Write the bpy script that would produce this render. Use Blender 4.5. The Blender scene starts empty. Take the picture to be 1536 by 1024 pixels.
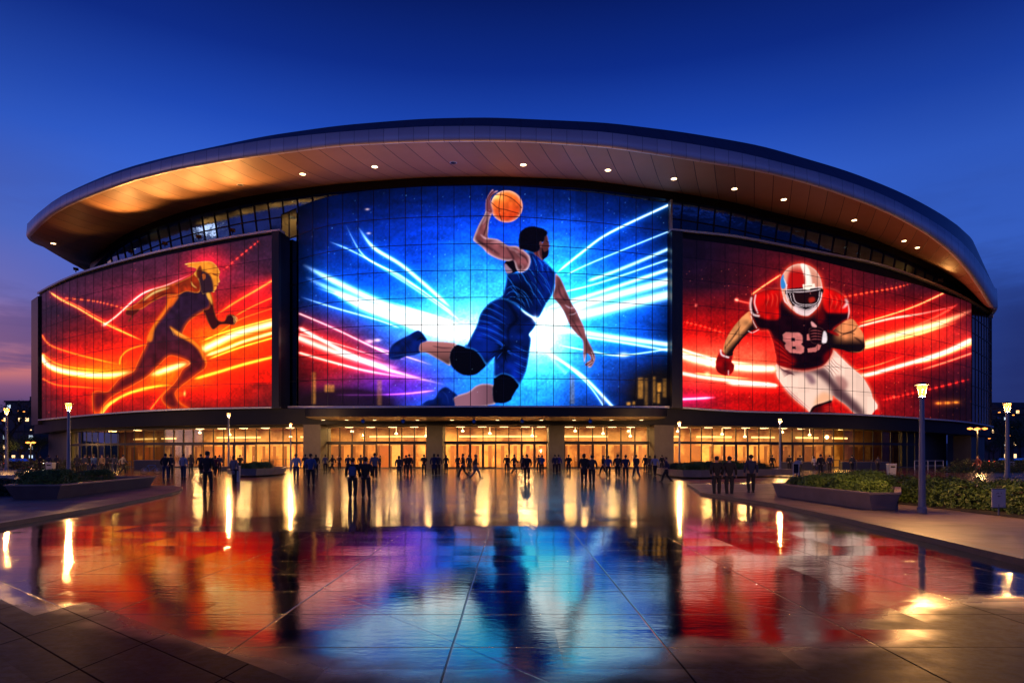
# ---------------------------------------------------------------- artwork shown by the three video screens
import numpy as np
def zm(ox, oy, s, pts): return [(ox + x / s, oy + y / s) for x, y in pts]
def smooth_pts(p, n=6, closed=False):
    p = np.array(p, float); N = len(p); out = []
    rng_ = range(N if closed else N - 1)
    for i in rng_:
        if closed: a, b, c, d = p[(i-1) % N], p[i], p[(i+1) % N], p[(i+2) % N]
        else: a, b, c, d = p[max(i-1, 0)], p[i], p[i+1], p[min(i+2, N-1)]
        for k in range(n):
            t = k / n
            out.append(0.5*((2*b) + (c-a)*t + (2*a-5*b+4*c-d)*t*t + (3*b-a-3*c+d)*t**3))
    if not closed: out.append(p[-1])
    return np.array(out)
class Canvas:
    def __init__(s, x0, y0, x1, y1, S=2.0, seed=1):
        s.x0, s.y0, s.S = x0, y0, S
        s.W, s.H = int((x1-x0)*S)+1, int((y1-y0)*S)+1
        s.X, s.Y = np.meshgrid(x0 + np.arange(s.W)/S, y0 + np.arange(s.H)/S)
        s.img = np.zeros((s.H, s.W, 3)); s.r = np.random.RandomState(seed)
    def box(s, p, pad):
        a = (p.min(0) - pad - (s.x0, s.y0))*s.S; b = (p.max(0) + pad - (s.x0, s.y0))*s.S
        return max(0, int(a[0])), max(0, int(a[1])), min(s.W, int(b[0])+2), min(s.H, int(b[1])+2)
    def mask(s, pts, sm=True, soft=.5):
        p = smooth_pts(pts, 5, True) if sm else np.array(pts, float)
        m = np.zeros((s.H, s.W)); i0, j0, i1, j1 = s.box(p, 2)
        if i1 <= i0 or j1 <= j0: return m
        X, Y = s.X[j0:j1, i0:i1], s.Y[j0:j1, i0:i1]; c = np.zeros(X.shape, bool)
        q = np.roll(p, -1, 0)
        for (ax, ay), (bx, by) in zip(p, q):
            if ay == by: continue
            c ^= ((ay > Y) != (by > Y)) & (X < (bx-ax)*(Y-ay)/(by-ay) + ax)
        m[j0:j1, i0:i1] = c
        return s.blur(m, soft) if soft else m
    def blur(s, m, sg):
        sg = sg*s.S; n = max(1, int(sg*2.6)); k = np.exp(-.5*(np.arange(-n, n+1)/sg)**2); k /= k.sum()
        if n > 24:
            for ax in (0, 1):
                L = m.shape[ax] + 2*n; sh = [1, 1] + [1]*(m.ndim-2); 
                F = np.fft.rfft(m, L, axis=ax); K = np.fft.rfft(k, L); sh[ax] = len(K)
                r = np.fft.irfft(F*K.reshape(sh), L, axis=ax)
                m = np.take(r, range(n, n+m.shape[ax]), axis=ax)
            return m
        for ax in (0, 1):
            pw = [(0, 0)]*m.ndim; pw[ax] = (n, n); q = np.pad(m, pw); r = np.zeros_like(m)
            for i, w in enumerate(k):
                r += w*(q[i:i+m.shape[0]] if ax == 0 else q[:, i:i+m.shape[1]])
            m = r
        return m
    def dist(s, pts, pad, n=6):
        p = smooth_pts(pts, n); i0, j0, i1, j1 = s.box(p, pad)
        if i1 <= i0 or j1 <= j0: return None
        X, Y = s.X[j0:j1, i0:i1], s.Y[j0:j1, i0:i1]
        D = np.full(X.shape, 1e9); T = np.zeros(X.shape); M = len(p)-1
        for k in range(M):
            a, b = p[k], p[k+1]; d = b-a; L = max(d@d, 1e-9)
            t = np.clip(((X-a[0])*d[0] + (Y-a[1])*d[1])/L, 0, 1)
            dd = (X-a[0]-t*d[0])**2 + (Y-a[1]-t*d[1])**2
            u = dd < D; D[u] = dd[u]; T[u] = ((k+t)/M)[u]
        return (slice(j0, j1), slice(i0, i1)), np.sqrt(D), T
    def streak(s, pts, w, core, glow=0, gcol=(0, 0, 0), amp=1., ends=(.15, .15), dots=0):
        r = s.dist(pts, max(w*3, glow*4)+2)
        if r is None: return
        sl, D, T = r
        e = np.clip(T/max(ends[0], 1e-3), 0, 1)*np.clip((1-T)/max(ends[1], 1e-3), 0, 1)
        if dots: e = e*(.25+.75*(np.sin(T*dots*6.283) > 0.1))
        ww = w*(.35+.65*e)
        c = np.exp(-(D/ww)**2)*e
        s.img[sl] += amp*c[..., None]*np.array(core)
        if glow: s.img[sl] += amp*(np.exp(-D/glow)*e*.6)[..., None]*np.array(gcol)
    def line(s, pts, w, col, a=1., m=None, taper=True):
        r = s.dist(pts, w*3+1)
        if r is None: return
        sl, D, T = r
        e = np.sin(np.clip(T, 0, 1)*np.pi)**.5 if taper else 1.
        k = a*np.clip(1.2-D/(w*(.4+.6*e)), 0, 1)*e
        if m is not None: k = k*m[sl]
        s.img[sl] = s.img[sl]*(1-k[..., None]) + k[..., None]*np.array(col)
    def glow(s, x, y, rx, ry, col, a=1., p=1.):
        g = np.exp(-(((s.X-x)/rx)**2 + ((s.Y-y)/ry)**2)**p); s.img += a*g[..., None]*np.array(col)
    def over(s, m, col, a=1.):
        k = (m*a)[..., None]; s.img = s.img*(1-k) + k*(np.array(col) if not isinstance(col, np.ndarray) else col)
    def noise(s, sc, sx=1., seed=0):
        r = np.random.RandomState(seed); h, w = int(s.H/(sc*s.S))+4, int(s.W/(sc*sx*s.S))+4
        g = r.rand(h, w); y = np.linspace(0, h-2.01, s.H); x = np.linspace(0, w-2.01, s.W)
        yi, xi = y.astype(int), x.astype(int); fy, fx = (y-yi)[:, None], (x-xi)[None]
        fy, fx = fy*fy*(3-2*fy), fx*fx*(3-2*fx)
        return (g[yi][:, xi]*(1-fx)+g[yi][:, xi+1]*fx)*(1-fy) + (g[yi+1][:, xi]*(1-fx)+g[yi+1][:, xi+1]*fx)*fy
    def part(s, m, base, rim, rw=2.5, ra=.9, shade=None, edge=0):
        """a body part: base colour, optional shade map, lit rim along its outline"""
        b = np.array(base, float)*np.ones((s.H, s.W, 3))
        if shade is not None: b = b*shade[..., None]
        q = np.clip(1 - s.blur(m, rw), 0, 1)*m
        q = np.clip(q*2-.25, 0, 1)[..., None]*ra
        b = b*(1-q) + q*np.array(rim)
        s.over(m, b)
    def dots(s, n, x0, y0, x1, y1, col, a=(.1, .8), r=(.3, .9)):
        for _ in range(n):
            x, y = s.r.uniform(x0, x1), s.r.uniform(y0, y1); rr = s.r.uniform(*r); aa = s.r.uniform(*a)*s.r.rand()
            i0, j0 = int((x-3-s.x0)*s.S), int((y-3-s.y0)*s.S); n_ = int(6*s.S)
            if i0 < 0 or j0 < 0 or i0+n_ >= s.W or j0+n_ >= s.H: continue
            sl = (slice(j0, j0+n_), slice(i0, i0+n_))
            k = np.exp(-((s.X[sl]-x)**2+(s.Y[sl]-y)**2)/rr**2)*aa
            s.img[sl] += k[..., None]*np.array(col)
    def sample(s, x, y):
        fx = np.clip((x-s.x0)*s.S, 0, s.W-1.01); fy = np.clip((y-s.y0)*s.S, 0, s.H-1.01)
        i, j = fx.astype(int), fy.astype(int); u, v = (fx-i)[:, None], (fy-j)[:, None]; I = s.img
        return (I[j, i]*(1-u)+I[j, i+1]*u)*(1-v) + (I[j+1, i]*(1-u)+I[j+1, i+1]*u)*v

def art_basketball():
    c = Canvas(420, 262, 1008, 618, 2.0, 3); X, Y = c.X, c.Y
    A = lambda p: zm(700, 270, 6.4, p)
    B = lambda p: zm(700, 410, 6.4, p)
    C = lambda p: zm(570, 470, 6.4, p)
    D = lambda p: zm(680, 470, 6.825, p)
    c.img[:] = np.array((.004, .035, .22))
    c.glow(745, 430, 230, 190, (.0, .16, .62), 1)
    c.glow(560, 450, 130, 90, (.0, .22, .52), .75); c.glow(930, 450, 120, 110, (.0, .22, .55), .75)
    c.glow(735, 340, 150, 70, (.0, .12, .5), .6)
    c.glow(712, 480, 105, 60, (.25, .62, .9), 1.0); c.glow(838, 478, 90, 95, (.2, .6, .9), .95)
    c.glow(690, 590, 95, 50, (.1, .5, .85), .8); c.glow(830, 400, 45, 60, (.1, .45, .7), .7)
    c.glow(705, 400, 45, 55, (.1, .45, .7), .6); c.glow(800, 560, 55, 80, (.1, .5, .8), .9)
    c.glow(690, 497, 70, 30, (.9, .9, .9), .9); c.glow(812, 497, 35, 40, (1, 1, 1), 1.1)
    # red and violet lower left
    k = np.exp(-(((X-470)/95)**2 + ((Y-535)/58)**2)**1.4)
    k2 = np.exp(-(((X-590)/80)**2 + ((Y-575)/35)**2)**1.2)
    c.over(np.clip(k2*.85, 0, 1), (.36, .12, .8)); c.over(np.clip(k*1.05, 0, 1), (.62, .07, .12))
    c.img *= (.72+.28*np.clip((Y-270)/150, 0, 1))[..., None]
    c.img *= (1-.5*np.exp(-(((X-975)/60)**2+((Y-600)/70)**2)))[..., None]
    c.img *= (.45+.55*np.clip((X-446)/45, 0, 1))[..., None]*(.5+.5*np.clip((1003-X)/40, 0, 1))[..., None]*(.6+.4*np.clip((Y-285)/55, 0, 1))[..., None]
    n = c.noise(7, 3, 5)*.5+c.noise(2.5, 1, 6)*.5
    c.img *= (.72+.56*n)[..., None]
    wc, cy = (1, 1, 1), (.05, .55, 1)
    for p, w, a, g in (
        ([(453, 396), (500, 421), (567, 452), (633, 474), (690, 492)], 4.5, 1.1, 7),
        ([(457, 415), (547, 457), (633, 492), (700, 506)], 5, 1.1, 9),
        ([(500, 438), (560, 464), (620, 482), (685, 499)], 7, 1.2, 10),
        ([(537, 340), (560, 371), (600, 396), (633, 423), (677, 462)], 2.4, 1.1, 5),
        ([(518, 336), (547, 385), (600, 413), (653, 450), (680, 470)], 1.0, .9, 3),
        ([(493, 362), (527, 376), (580, 404), (640, 440)], .9, .8, 3),
        ([(450, 445), (500, 461), (567, 480), (600, 492)], 1.0, .8, 3),
        ([(470, 430), (540, 452), (620, 470), (680, 488)], 1.2, .8, 3),
        ([(560, 395), (610, 425), (650, 452), (690, 480)], 1.4, .6, 4),
        ([(590, 455), (640, 470), (690, 487)], 1.5, .6, 4)):
        c.streak(p, w, wc, g, cy, a, (.25, .1))
    for p, w, a, g in (
        ([(834, 410), (875, 377), (915, 349), (1006, 306)], 1.5, 1.1, 4),
        ([(850, 412), (890, 393), (1006, 346)], .9, .8, 2.5),
        ([(880, 422), (930, 404), (1006, 372)], 2.2, .9, 4),
        ([(835, 440), (900, 424), (1006, 388)], 1.2, .8, 3),
        ([(820, 462), (900, 438), (1006, 403)], 2.6, 1.0, 5),
        ([(812, 478), (890, 452), (1006, 421)], 5.5, 1.2, 8),
        ([(812, 486), (917, 462), (1006, 441)], 6.5, 1.2, 9),
        ([(808, 495), (860, 497), (930, 507), (1006, 517)], 3.4, 1.1, 6),
        ([(860, 503), (930, 513), (1006, 526)], 1.6, .9, 4),
        ([(835, 517), (888, 527), (926, 533), (973, 528), (1006, 522)], .9, .9, 3),
        ([(822, 529), (873, 563), (921, 612)], 2.0, 1.0, 4),
        ([(836, 536), (880, 574), (905, 608)], .9, .8, 2.5),
        ([(806, 500), (830, 540), (850, 560)], 3, .3, 5)):
        c.streak(p, w, wc, g, cy, a, (.12, .02))
    rc = (1, .2, .12)
    for p, w, a, g in (
        ([(446, 469), (500, 492), (576, 528), (610, 540)], 1.1, .9, 3),
        ([(446, 490), (502, 520), (558, 546), (605, 561), (668, 577)], 2.6, 1.1, 7),
        ([(444, 505), (500, 527), (560, 545), (600, 552)], 4.2, 1.0, 8),
        ([(446, 528), (502, 544), (560, 558), (640, 570)], 1.6, 1.0, 4),
        ([(447, 500), (520, 520), (580, 541)], .8, .7, 3),
        ([(560, 520), (610, 535), (650, 548)], .8, .6, 3)):
        c.streak(p, w, (1, .85, .75), g, rc, a, (.04, .35))
    c.streak([(500, 592), (560, 592), (611, 590), (655, 585)], 1.0, (1, .5, 1), 3, (.6, .1, .9), 1)
    c.dots(900, 425, 285, 1003, 610, (.5, .8, 1), (.1, .9), (.35, .8))
    # glow of lit rooms and dark glass in the lower corners, painted into the picture
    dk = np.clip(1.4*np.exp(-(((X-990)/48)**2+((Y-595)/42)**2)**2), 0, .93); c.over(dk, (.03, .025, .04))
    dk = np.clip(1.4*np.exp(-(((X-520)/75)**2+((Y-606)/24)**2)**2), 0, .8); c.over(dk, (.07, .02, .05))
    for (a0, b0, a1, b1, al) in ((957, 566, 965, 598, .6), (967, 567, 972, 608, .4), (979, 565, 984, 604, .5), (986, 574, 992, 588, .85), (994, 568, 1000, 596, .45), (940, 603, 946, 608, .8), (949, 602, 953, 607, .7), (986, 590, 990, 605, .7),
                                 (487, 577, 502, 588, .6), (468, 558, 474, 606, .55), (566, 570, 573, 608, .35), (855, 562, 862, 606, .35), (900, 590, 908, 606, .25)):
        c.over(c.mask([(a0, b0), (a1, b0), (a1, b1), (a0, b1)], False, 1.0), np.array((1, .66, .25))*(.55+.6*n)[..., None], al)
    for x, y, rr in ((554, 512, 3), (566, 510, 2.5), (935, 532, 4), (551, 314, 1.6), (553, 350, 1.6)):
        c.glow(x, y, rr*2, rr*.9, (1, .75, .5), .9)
    # ---- the player
    sk, rimw, cloth = (.42, .22, .24), (1, .9, .97), (.01, .095, .42)
    nz = c.noise(9, 1, 9)
    arm_dn = B([(850, 10), (880, 20), (910, 60), (950, 150), (990, 240), (1020, 300), (1060, 360), (1090, 430), (1130, 520), (1150, 600), (1180, 670), (1215, 740), (1235, 800), (1225, 850), (1195, 900), (1165, 895), (1182, 850), (1192, 812), (1172, 780), (1150, 765), (1145, 800), (1130, 855), (1120, 800), (1118, 700), (1110, 640), (1060, 590), (1000, 520), (960, 440), (940, 390), (900, 320), (860, 270), (825, 220), (845, 130)])
    m = c.mask(arm_dn); c.part(m, sk, rimw, 2.2, .8, .7+.6*nz)
    c.line(B([(940, 300), (990, 330), (1040, 330)]), 1.4, (.85, .75, .85), .7, m); c.line(B([(975, 395), (1030, 390), (1065, 360)]), 1, (.85, .75, .85), .6, m)
    c.line(B([(880, 110), (900, 200), (960, 280)]), 2.2, (.15, .06, .1), .6, m); c.line(B([(1000, 420), (1060, 520), (1110, 620)]), 1.6, (.2, .09, .12), .6, m)
    c.over(c.mask(B([(1135, 870), (1165, 845), (1200, 825), (1205, 850), (1175, 885), (1140, 885)])), (.4, .22, .25))
    for q in ([(1150, 860), (1195, 835)], [(1160, 880), (1205, 850)], [(1200, 760), (1220, 830)]): c.line(B(q), .7, (.9, .75, .8), .8, None, False)
    leg1 = C([(440, 262), (560, 266), (660, 273), (740, 292), (700, 345), (680, 400), (675, 500), (600, 465), (520, 420), (440, 378), (375, 372), (375, 290)])
    m = c.mask(leg1); c.part(m, (.5, .3, .3), (.95, .9, .98), 2.6, .85, np.clip(1.5-(Y-511)/34, .45, 1.3))
    c.line(C([(500, 310), (600, 330), (700, 330)]), 1.6, (.2, .1, .14), .6, m)
    leg2 = C([(740, 785), (850, 750), (920, 695), (1000, 672), (1095, 690), (1090, 760), (1110, 862), (1040, 880), (1000, 895), (690, 895), (700, 810)])
    m = c.mask(leg2); c.part(m, (.46, .3, .36), (.95, .92, 1), 2.8, .9, np.clip(1.35-(X-690)/120, .55, 1.2))
    sh = (.01, .07, .3)
    for q in (C([(85, 420), (85, 370), (110, 310), (190, 250), (280, 205), (350, 165), (390, 170), (430, 215), (450, 262), (390, 290), (375, 350), (390, 375), (330, 400), (240, 415), (190, 440), (130, 445), (100, 440)]),
              C([(412, 890), (430, 850), (470, 830), (525, 815), (560, 750), (600, 715), (640, 705), (690, 740), (745, 785), (705, 815), (700, 900)])):
        m = c.mask(q); c.part(m, sh, (.1, .35, .85), 1.8, .8, .6+.9*nz)
    c.line(C([(95, 415), (200, 400), (330, 385), (385, 365)]), 1.0, (.1, .25, .6), .7); c.line(C([(210, 260), (260, 300), (300, 380)]), .8, (.02, .03, .15), .8)
    c.line(C([(350, 260), (400, 235), (440, 262)]), 1.6, (.0, .01, .06), .9); c.line(C([(590, 740), (640, 790), (660, 870)]), .9, (.1, .22, .6), .6)
    shorts = B([(330, 235), (260, 258), (200, 300), (130, 390), (100, 490), (45, 600), (0, 690)]) + C([(830, 290), (812, 325), (900, 350), (960, 405), (1020, 495), (1060, 460), (1100, 415)]) + D([(418, 470), (415, 560), (418, 660), (500, 620), (600, 650), (672, 728), (700, 690), (745, 590), (768, 480), (782, 380), (797, 260), (778, 215), (820, 160)]) + B([(668, 480), (640, 430), (560, 380), (480, 300), (400, 252)])
    pad = (.006, .008, .035)
    kp1 = c.mask(C([(740, 300), (690, 345), (670, 400), (672, 460), (690, 510), (740, 560), (800, 590), (870, 595), (930, 580), (980, 540), (1020, 495), (1000, 430), (900, 340), (815, 318)]))
    c.part(kp1, pad, (.1, .25, .6), 1.2, .5)
    kp2 = c.mask(D([(418, 655), (500, 615), (600, 645), (672, 728), (640, 790), (605, 850), (590, 885), (530, 915), (470, 918), (420, 910), (405, 860), (400, 780), (412, 720)]))
    c.part(kp2, pad, (.1, .3, .7), 1.2, .5)
    ms = c.mask(shorts); shd = .55+.55*nz+.55*np.exp(-(((X-722)/20)**2+((Y-500)/26)**2))+.5*np.exp(-(((X-772)/14)**2+((Y-560)/22)**2))
    c.part(ms, cloth, (.16, .62, 1), 2.8, 1., shd)
    c.over(ms*np.exp(-(((X-756)/10)**2+((Y-526)/11)**2)), (.002, .008, .05), .95)
    c.over(ms*np.exp(-(((X-778)/13)**2+((Y-480)/16)**2)), (.005, .03, .16), .8)
    r = np.random.RandomState(5)
    for _ in range(26):
        a = r.uniform(0, 6.28); L = r.uniform(8, 26); x, y = 757, 524
        q = [(x+np.cos(a)*5, y+np.sin(a)*4), (x+np.cos(a)*L*.6+r.uniform(-2, 2), y+np.sin(a)*L*.5), (x+np.cos(a)*L, y+np.sin(a)*L*.8+2)]
        c.line(q, r.uniform(.5, 1.0), (.002, .01, .07) if r.rand() < .6 else (.08, .35, .95), .75, ms)
    for k in range(12):
        y = 452+k*5+r.uniform(-1, 1); c.line([(712+r.uniform(-8, 8), y-3), (735, y+2), (757+r.uniform(0, 5), y+16)], r.uniform(.5, 1.), (.003, .02, .12) if k % 2 else (.08, .4, 1), .7, ms)
    for k in range(8):
        y = 520+k*6; c.line([(770, y-8), (784, y-1), (797, y+3)], .6, (.1, .45, 1) if k % 2 else (.003, .02, .12), .7, ms)
    c.line(B([(355, 245), (430, 330), (480, 440), (400, 540), (410, 700)]), 4.2, (.004, .015, .1), .85, ms)
    jersey = A([(560, 680), (620, 685), (680, 720), (740, 770), (790, 820), (850, 885)]) + B([(850, 10), (845, 100), (825, 190), (800, 240), (760, 300), (715, 390), (690, 425), (660, 425), (620, 405), (560, 365), (480, 300), (400, 258), (325, 240), (350, 200), (375, 100), (385, 20)]) + A([(382, 890), (480, 890), (560, 880), (610, 800), (600, 730)])
    mj = c.mask(jersey); shd = .6+.5*nz+.7*np.exp(-(((X-815)/10)**2+((Y-400)/30)**2))
    c.part(mj, cloth, (.14, .6, 1), 2.6, .95, shd)
    c.over(mj*np.exp(-(((X-783)/17)**2+((Y-440)/27)**2)), (.004, .012, .09), .9)
    for k in range(30):
        t = k/29; x0 = 758+t*55+r.uniform(-3, 3); y0 = 395+r.uniform(-2, 60)*(1-t*.4)
        q = [(x0, y0), (x0+9, y0+10), (x0+14+r.uniform(0, 6), y0+26)]
        c.line(q, r.uniform(.4, .9), (.12, .5, 1) if k % 2 else (.002, .01, .08), .75, mj)
    for k in range(12):
        y = 425+k*4; c.line([(757+r.uniform(0, 2), y+6), (770, y), (790, y+12)], .6, (.1, .45, .95) if k % 2 else (.004, .02, .12), .7, mj)
    for k in range(7):
        c.line(A([(600+k*28, 700+k*22), (640+k*26, 800), (660+k*25, 900)]), .8, (.1, .5, 1) if k % 2 else (.003, .02, .12), .7, mj)
    c.line(B([(520, 345), (570, 385), (640, 430), (665, 470)]), 1.6, (.95, 1, 1), .95); c.glow(803, 478, 4, 5, (1, 1, 1), .8)
    c.over(c.mask(A([(366, 790), (430, 762), (465, 790), (495, 860), (470, 885), (430, 895), (385, 893), (366, 845)])), (.02, .01, .04))
    c.over(c.mask(A([(366, 800), (400, 830), (440, 880), (385, 893), (364, 845)])), (.7, .55, .66), .8)
    armu = A([(190, 290), (165, 340), (120, 420), (85, 500), (62, 572), (85, 600), (150, 650), (200, 705), (270, 745), (330, 768), (400, 780), (450, 775), (475, 850), (500, 885), (540, 885), (590, 850), (612, 790), (604, 730), (560, 685), (520, 655), (470, 632), (400, 630), (350, 600), (300, 570), (250, 560), (205, 550), (208, 480), (215, 400), (240, 330), (250, 290)])
    m = c.mask(armu); c.part(m, sk, rimw, 3.6, 1., .7+.7*nz)
    for q, w, a in (([(130, 520), (180, 560), (240, 560)], 2, .8), ([(150, 430), (180, 380), (200, 320)], 2.2, .45), ([(220, 600), (300, 600), (380, 650)], 2.2, .4), ([(400, 660), (470, 680), (540, 760)], 2.6, .35), ([(520, 800), (540, 840), (500, 870)], 2, .3)):
        c.line(A(q), w, (.85, .65, .7), a, m)
    for q, w in (([(100, 580), (200, 640), (320, 720)], 3), ([(380, 640), (440, 730), (450, 780)], 2.4), ([(205, 380), (180, 480), (160, 540)], 1.6), ([(480, 700), (560, 740), (590, 800)], 2)):
        c.line(A(q), w, (.13, .05, .08), .6, m)
    # ball
    bx, by, br = 760, 309.7, 24
    R = np.hypot(X-bx, Y-by); m = np.clip((br-R)*c.S+.5, 0, 1)
    lam = np.clip(.55+.5*((bx-X)*.3+(by-Y)*.8)/br, 0, 1)[..., None]
    bc = np.array((.72, .12, .05))*(1-lam)+np.array((1, .5, .18))*lam
    bc = bc*(.85+.3*c.noise(5, 1, 4))[..., None]; q = np.clip((R/br-.72)/.28, 0, 1)**2
    bc = bc*(1-q[..., None]*.8)+q[..., None]*.8*np.array((1, .82, .75)); c.over(m, bc)
    c.glow(748, 296, 9, 5, (1, .8, .5), .35)
    for q in ([(240, 150), (330, 140), (420, 170), (480, 215), (528, 268)], [(235, 215), (300, 270), (370, 285), (440, 305), (500, 322)], [(330, 120), (312, 230), (316, 330), (340, 395)]):
        c.line(A(q), .75, (.12, .02, .03), .9, m, False)
    m = c.mask(A([(185, 305), (182, 240), (186, 190), (205, 150), (238, 98), (258, 94), (256, 112), (280, 103), (302, 108), (272, 128), (245, 150), (232, 190), (238, 240), (254, 300), (240, 325)]))
    c.part(m, (.42, .2, .26), (1, .8, .9), 1.6, .85)
    for q in ([(200, 180), (225, 140), (262, 100)], [(215, 200), (240, 150), (300, 110)]): c.line(A(q), .8, (.15, .03, .1), .8)
    # head
    neck = c.mask(A([(640, 670), (700, 640), (730, 770), (690, 740), (650, 710)])); c.part(neck, (.4, .16, .17), (.9, .4, .4), 1, .4)
    face = c.mask(A([(760, 505), (776, 540), (784, 575), (790, 600), (799, 640), (788, 655), (788, 675), (782, 690), (780, 725), (748, 757), (725, 765), (700, 740), (688, 690), (700, 620), (730, 600), (745, 540)]))
    c.part(face, (.3, .14, .15), (.75, .7, .95), 1.4, .9)
    c.over(c.mask(A([(722, 650), (745, 690), (788, 672), (780, 725), (745, 757), (727, 762)])), (.02, .01, .04), .95)
    c.line(A([(765, 585), (790, 600)]), .7, (.02, .01, .04), .9, None, False); c.line(A([(770, 665), (788, 664)]), .5, (.02, .01, .04), .9, None, False)
    hp = smooth_pts(A([(505, 650), (500, 560), (510, 510), (545, 470), (600, 447), (660, 447), (720, 460), (768, 488), (775, 520), (752, 545), (742, 590), (722, 600), (712, 640), (690, 680), (640, 695), (570, 672), (520, 665)]), 6, True)
    hp = hp + r.uniform(-.45, .45, hp.shape); m = c.mask([tuple(q) for q in hp], False); c.part(m, (.012, .01, .05), (.1, .2, .6), 1.0, .55, .5+c.noise(1.3, 1, 8))
    m = c.mask(A([(698, 600), (716, 592), (726, 612), (720, 640), (706, 645)])); c.part(m, (.4, .2, .22), (.9, .7, .7), .8, .6)
    c.dots(120, 640, 300, 860, 600, (.6, .85, 1), (.2, .9), (.3, .6))
    return c

def art_runner():
    c = Canvas(54, 340, 416, 634, 2.0, 7); X, Y = c.X, c.Y
    I = lambda p: zm(60, 360, 3.939, p)
    R = lambda p: zm(180, 370, 6.4, p)
    L = lambda p: zm(130, 480, 6.825, p)
    c.img[:] = (.16, .085, .17)
    c.img *= (1.1-.35*np.clip((Y-430)/150, 0, 1))[..., None]
    v = np.clip((Y-(470-.18*(X-60)))/75, 0, 1)*np.exp(-np.clip((Y-590)/30, 0, 3)*.55)
    v = v*np.clip((X-40)/70, .35, 1)*(1-.45*np.exp(-((X-400)/30)**2)*(Y > 575))
    c.over(np.clip(v, 0, 1)*.95, (.86, .055, .01))
    c.glow(260, 545, 125, 34, (.55, .16, 0), .8); c.glow(330, 505, 75, 26, (.55, .3, .0), .9); c.glow(155, 556, 60, 18, (.6, .3, .0), .9); c.glow(255, 570, 55, 14, (.6, .32, .0), .8)
    c.glow(312, 400, 34, 28, (.85, .03, .02), .85); c.glow(385, 440, 30, 30, (.5, .02, .02), .7); c.glow(280, 430, 90, 50, (.35, .02, .02), .6); c.glow(190, 440, 70, 26, (.45, .03, .02), .5)
    n = c.noise(8, 4, 2)*.5+c.noise(2.5, 1, 3)*.5; c.img *= (.7+.6*n)[..., None]
    Wc, Yc, Oc, Rc = (1, .95, .75), (1, .8, .25), (1, .45, .08), (.95, .1, .02)
    for p, w, co, g, gc, a, e in (
        ([(50, 300), (120, 350), (220, 400), (330, 465), (440, 520), (620, 600)], 1.1, Yc, 4, Rc, 1, (.1, .1)),
        ([(60, 310), (130, 348), (230, 392), (340, 455), (540, 565)], .6, Oc, 2, Rc, .8, (.1, .1)),
        ([(380, 500), (450, 450), (600, 320), (740, 270), (900, 200)], 1.2, (1, .8, .7), 5, Rc, 1.1, (.02, .3)),
        ([(5, 680), (50, 740), (150, 775), (300, 795), (450, 795), (600, 770)], 3.4, Wc, 8, (1, .35, 0), 1.2, (.01, .15)),
        ([(5, 700), (80, 765), (200, 795), (330, 810), (480, 818)], 1.6, Yc, 4, (1, .3, 0), 1, (.01, .3)),
        ([(10, 668), (100, 730), (250, 760), (420, 770)], 1, Oc, 3, Rc, .9, (.01, .3)),
        ([(620, 800), (720, 775), (830, 740), (900, 722)], 4.2, Wc, 8, (1, .4, 0), 1.1, (.25, .1)),
        ([(930, 665), (1060, 600), (1180, 548), (1385, 492)], 4.8, Wc, 9, (1, .4, 0), 1.25, (.12, .0)),
        ([(960, 690), (1100, 640), (1200, 600), (1385, 545)], 2.2, Wc, 4, (1, .4, 0), 1.0, (.15, .0)),
        ([(990, 705), (1180, 635), (1385, 575)], 1.2, Yc, 4, Rc, 1, (.15, .0)),
        ([(950, 600), (1100, 540), (1385, 462)], .9, Yc, 4, Rc, .9, (.2, .0)),
        ([(900, 822), (1050, 780), (1200, 735), (1385, 688)], 2, Yc, 5, (1, .25, 0), 1.1, (.1, .0)),
        ([(355, 1035), (385, 985), (440, 945), (550, 895), (700, 862), (800, 856)], 2.2, Yc, 5, (1, .25, 0), 1.1, (.02, .3)),
        ([(365, 1030), (410, 975), (470, 935)], 1.2, Yc, 3, Rc, .8, (.02, .3)),
        ([(8, 555), (60, 620), (200, 670), (350, 708), (470, 735)], 1.1, Oc, 3.5, Rc, 1, (.05, .2)),
        ([(10, 815), (100, 855), (250, 868), (400, 880)], 1, Oc, 3, Rc, .9, (.05, .3)),
        ([(1030, 450), (1150, 370), (1280, 295), (1385, 232)], 1.5, Oc, 5, Rc, 1.2, (.25, .0)),
        ([(1150, 450), (1260, 390), (1385, 335)], .8, Oc, 3, Rc, 1, (.15, .0)),
        ([(470, 740), (480, 690), (530, 645), (650, 610)], 1.2, Oc, 3, Rc, 1, (.1, .1)),
        ([(645, 1010), (715, 920), (780, 855)], 1.1, Oc, 3, Rc, 1, (.1, .1)),
        ([(1040, 560), (1180, 470), (1385, 400)], .7, Oc, 3, Rc, .7, (.2, .0))):
        c.streak(I(p), w, co, g, gc, a, e)
    c.streak(I([(120, 340), (300, 358), (400, 378), (520, 410)]), .8, Oc, 2.5, Rc, .9, (.1, .1), 14)
    c.streak(I([(1080, 180), (1200, 80), (1300, 0)]), .9, (1, .2, .1), 2.5, Rc, .9, (.1, .1), 9)
    c.glow(156, 487, 3.5, 2.5, (1, .7, .6), 1)
    c.dots(330, 62, 365, 410, 620, (1, .3, .15), (.1, .8), (.35, .8))
    # ---- runner: dark figure with glowing outline
    nz = c.noise(7, 1, 12)
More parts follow.
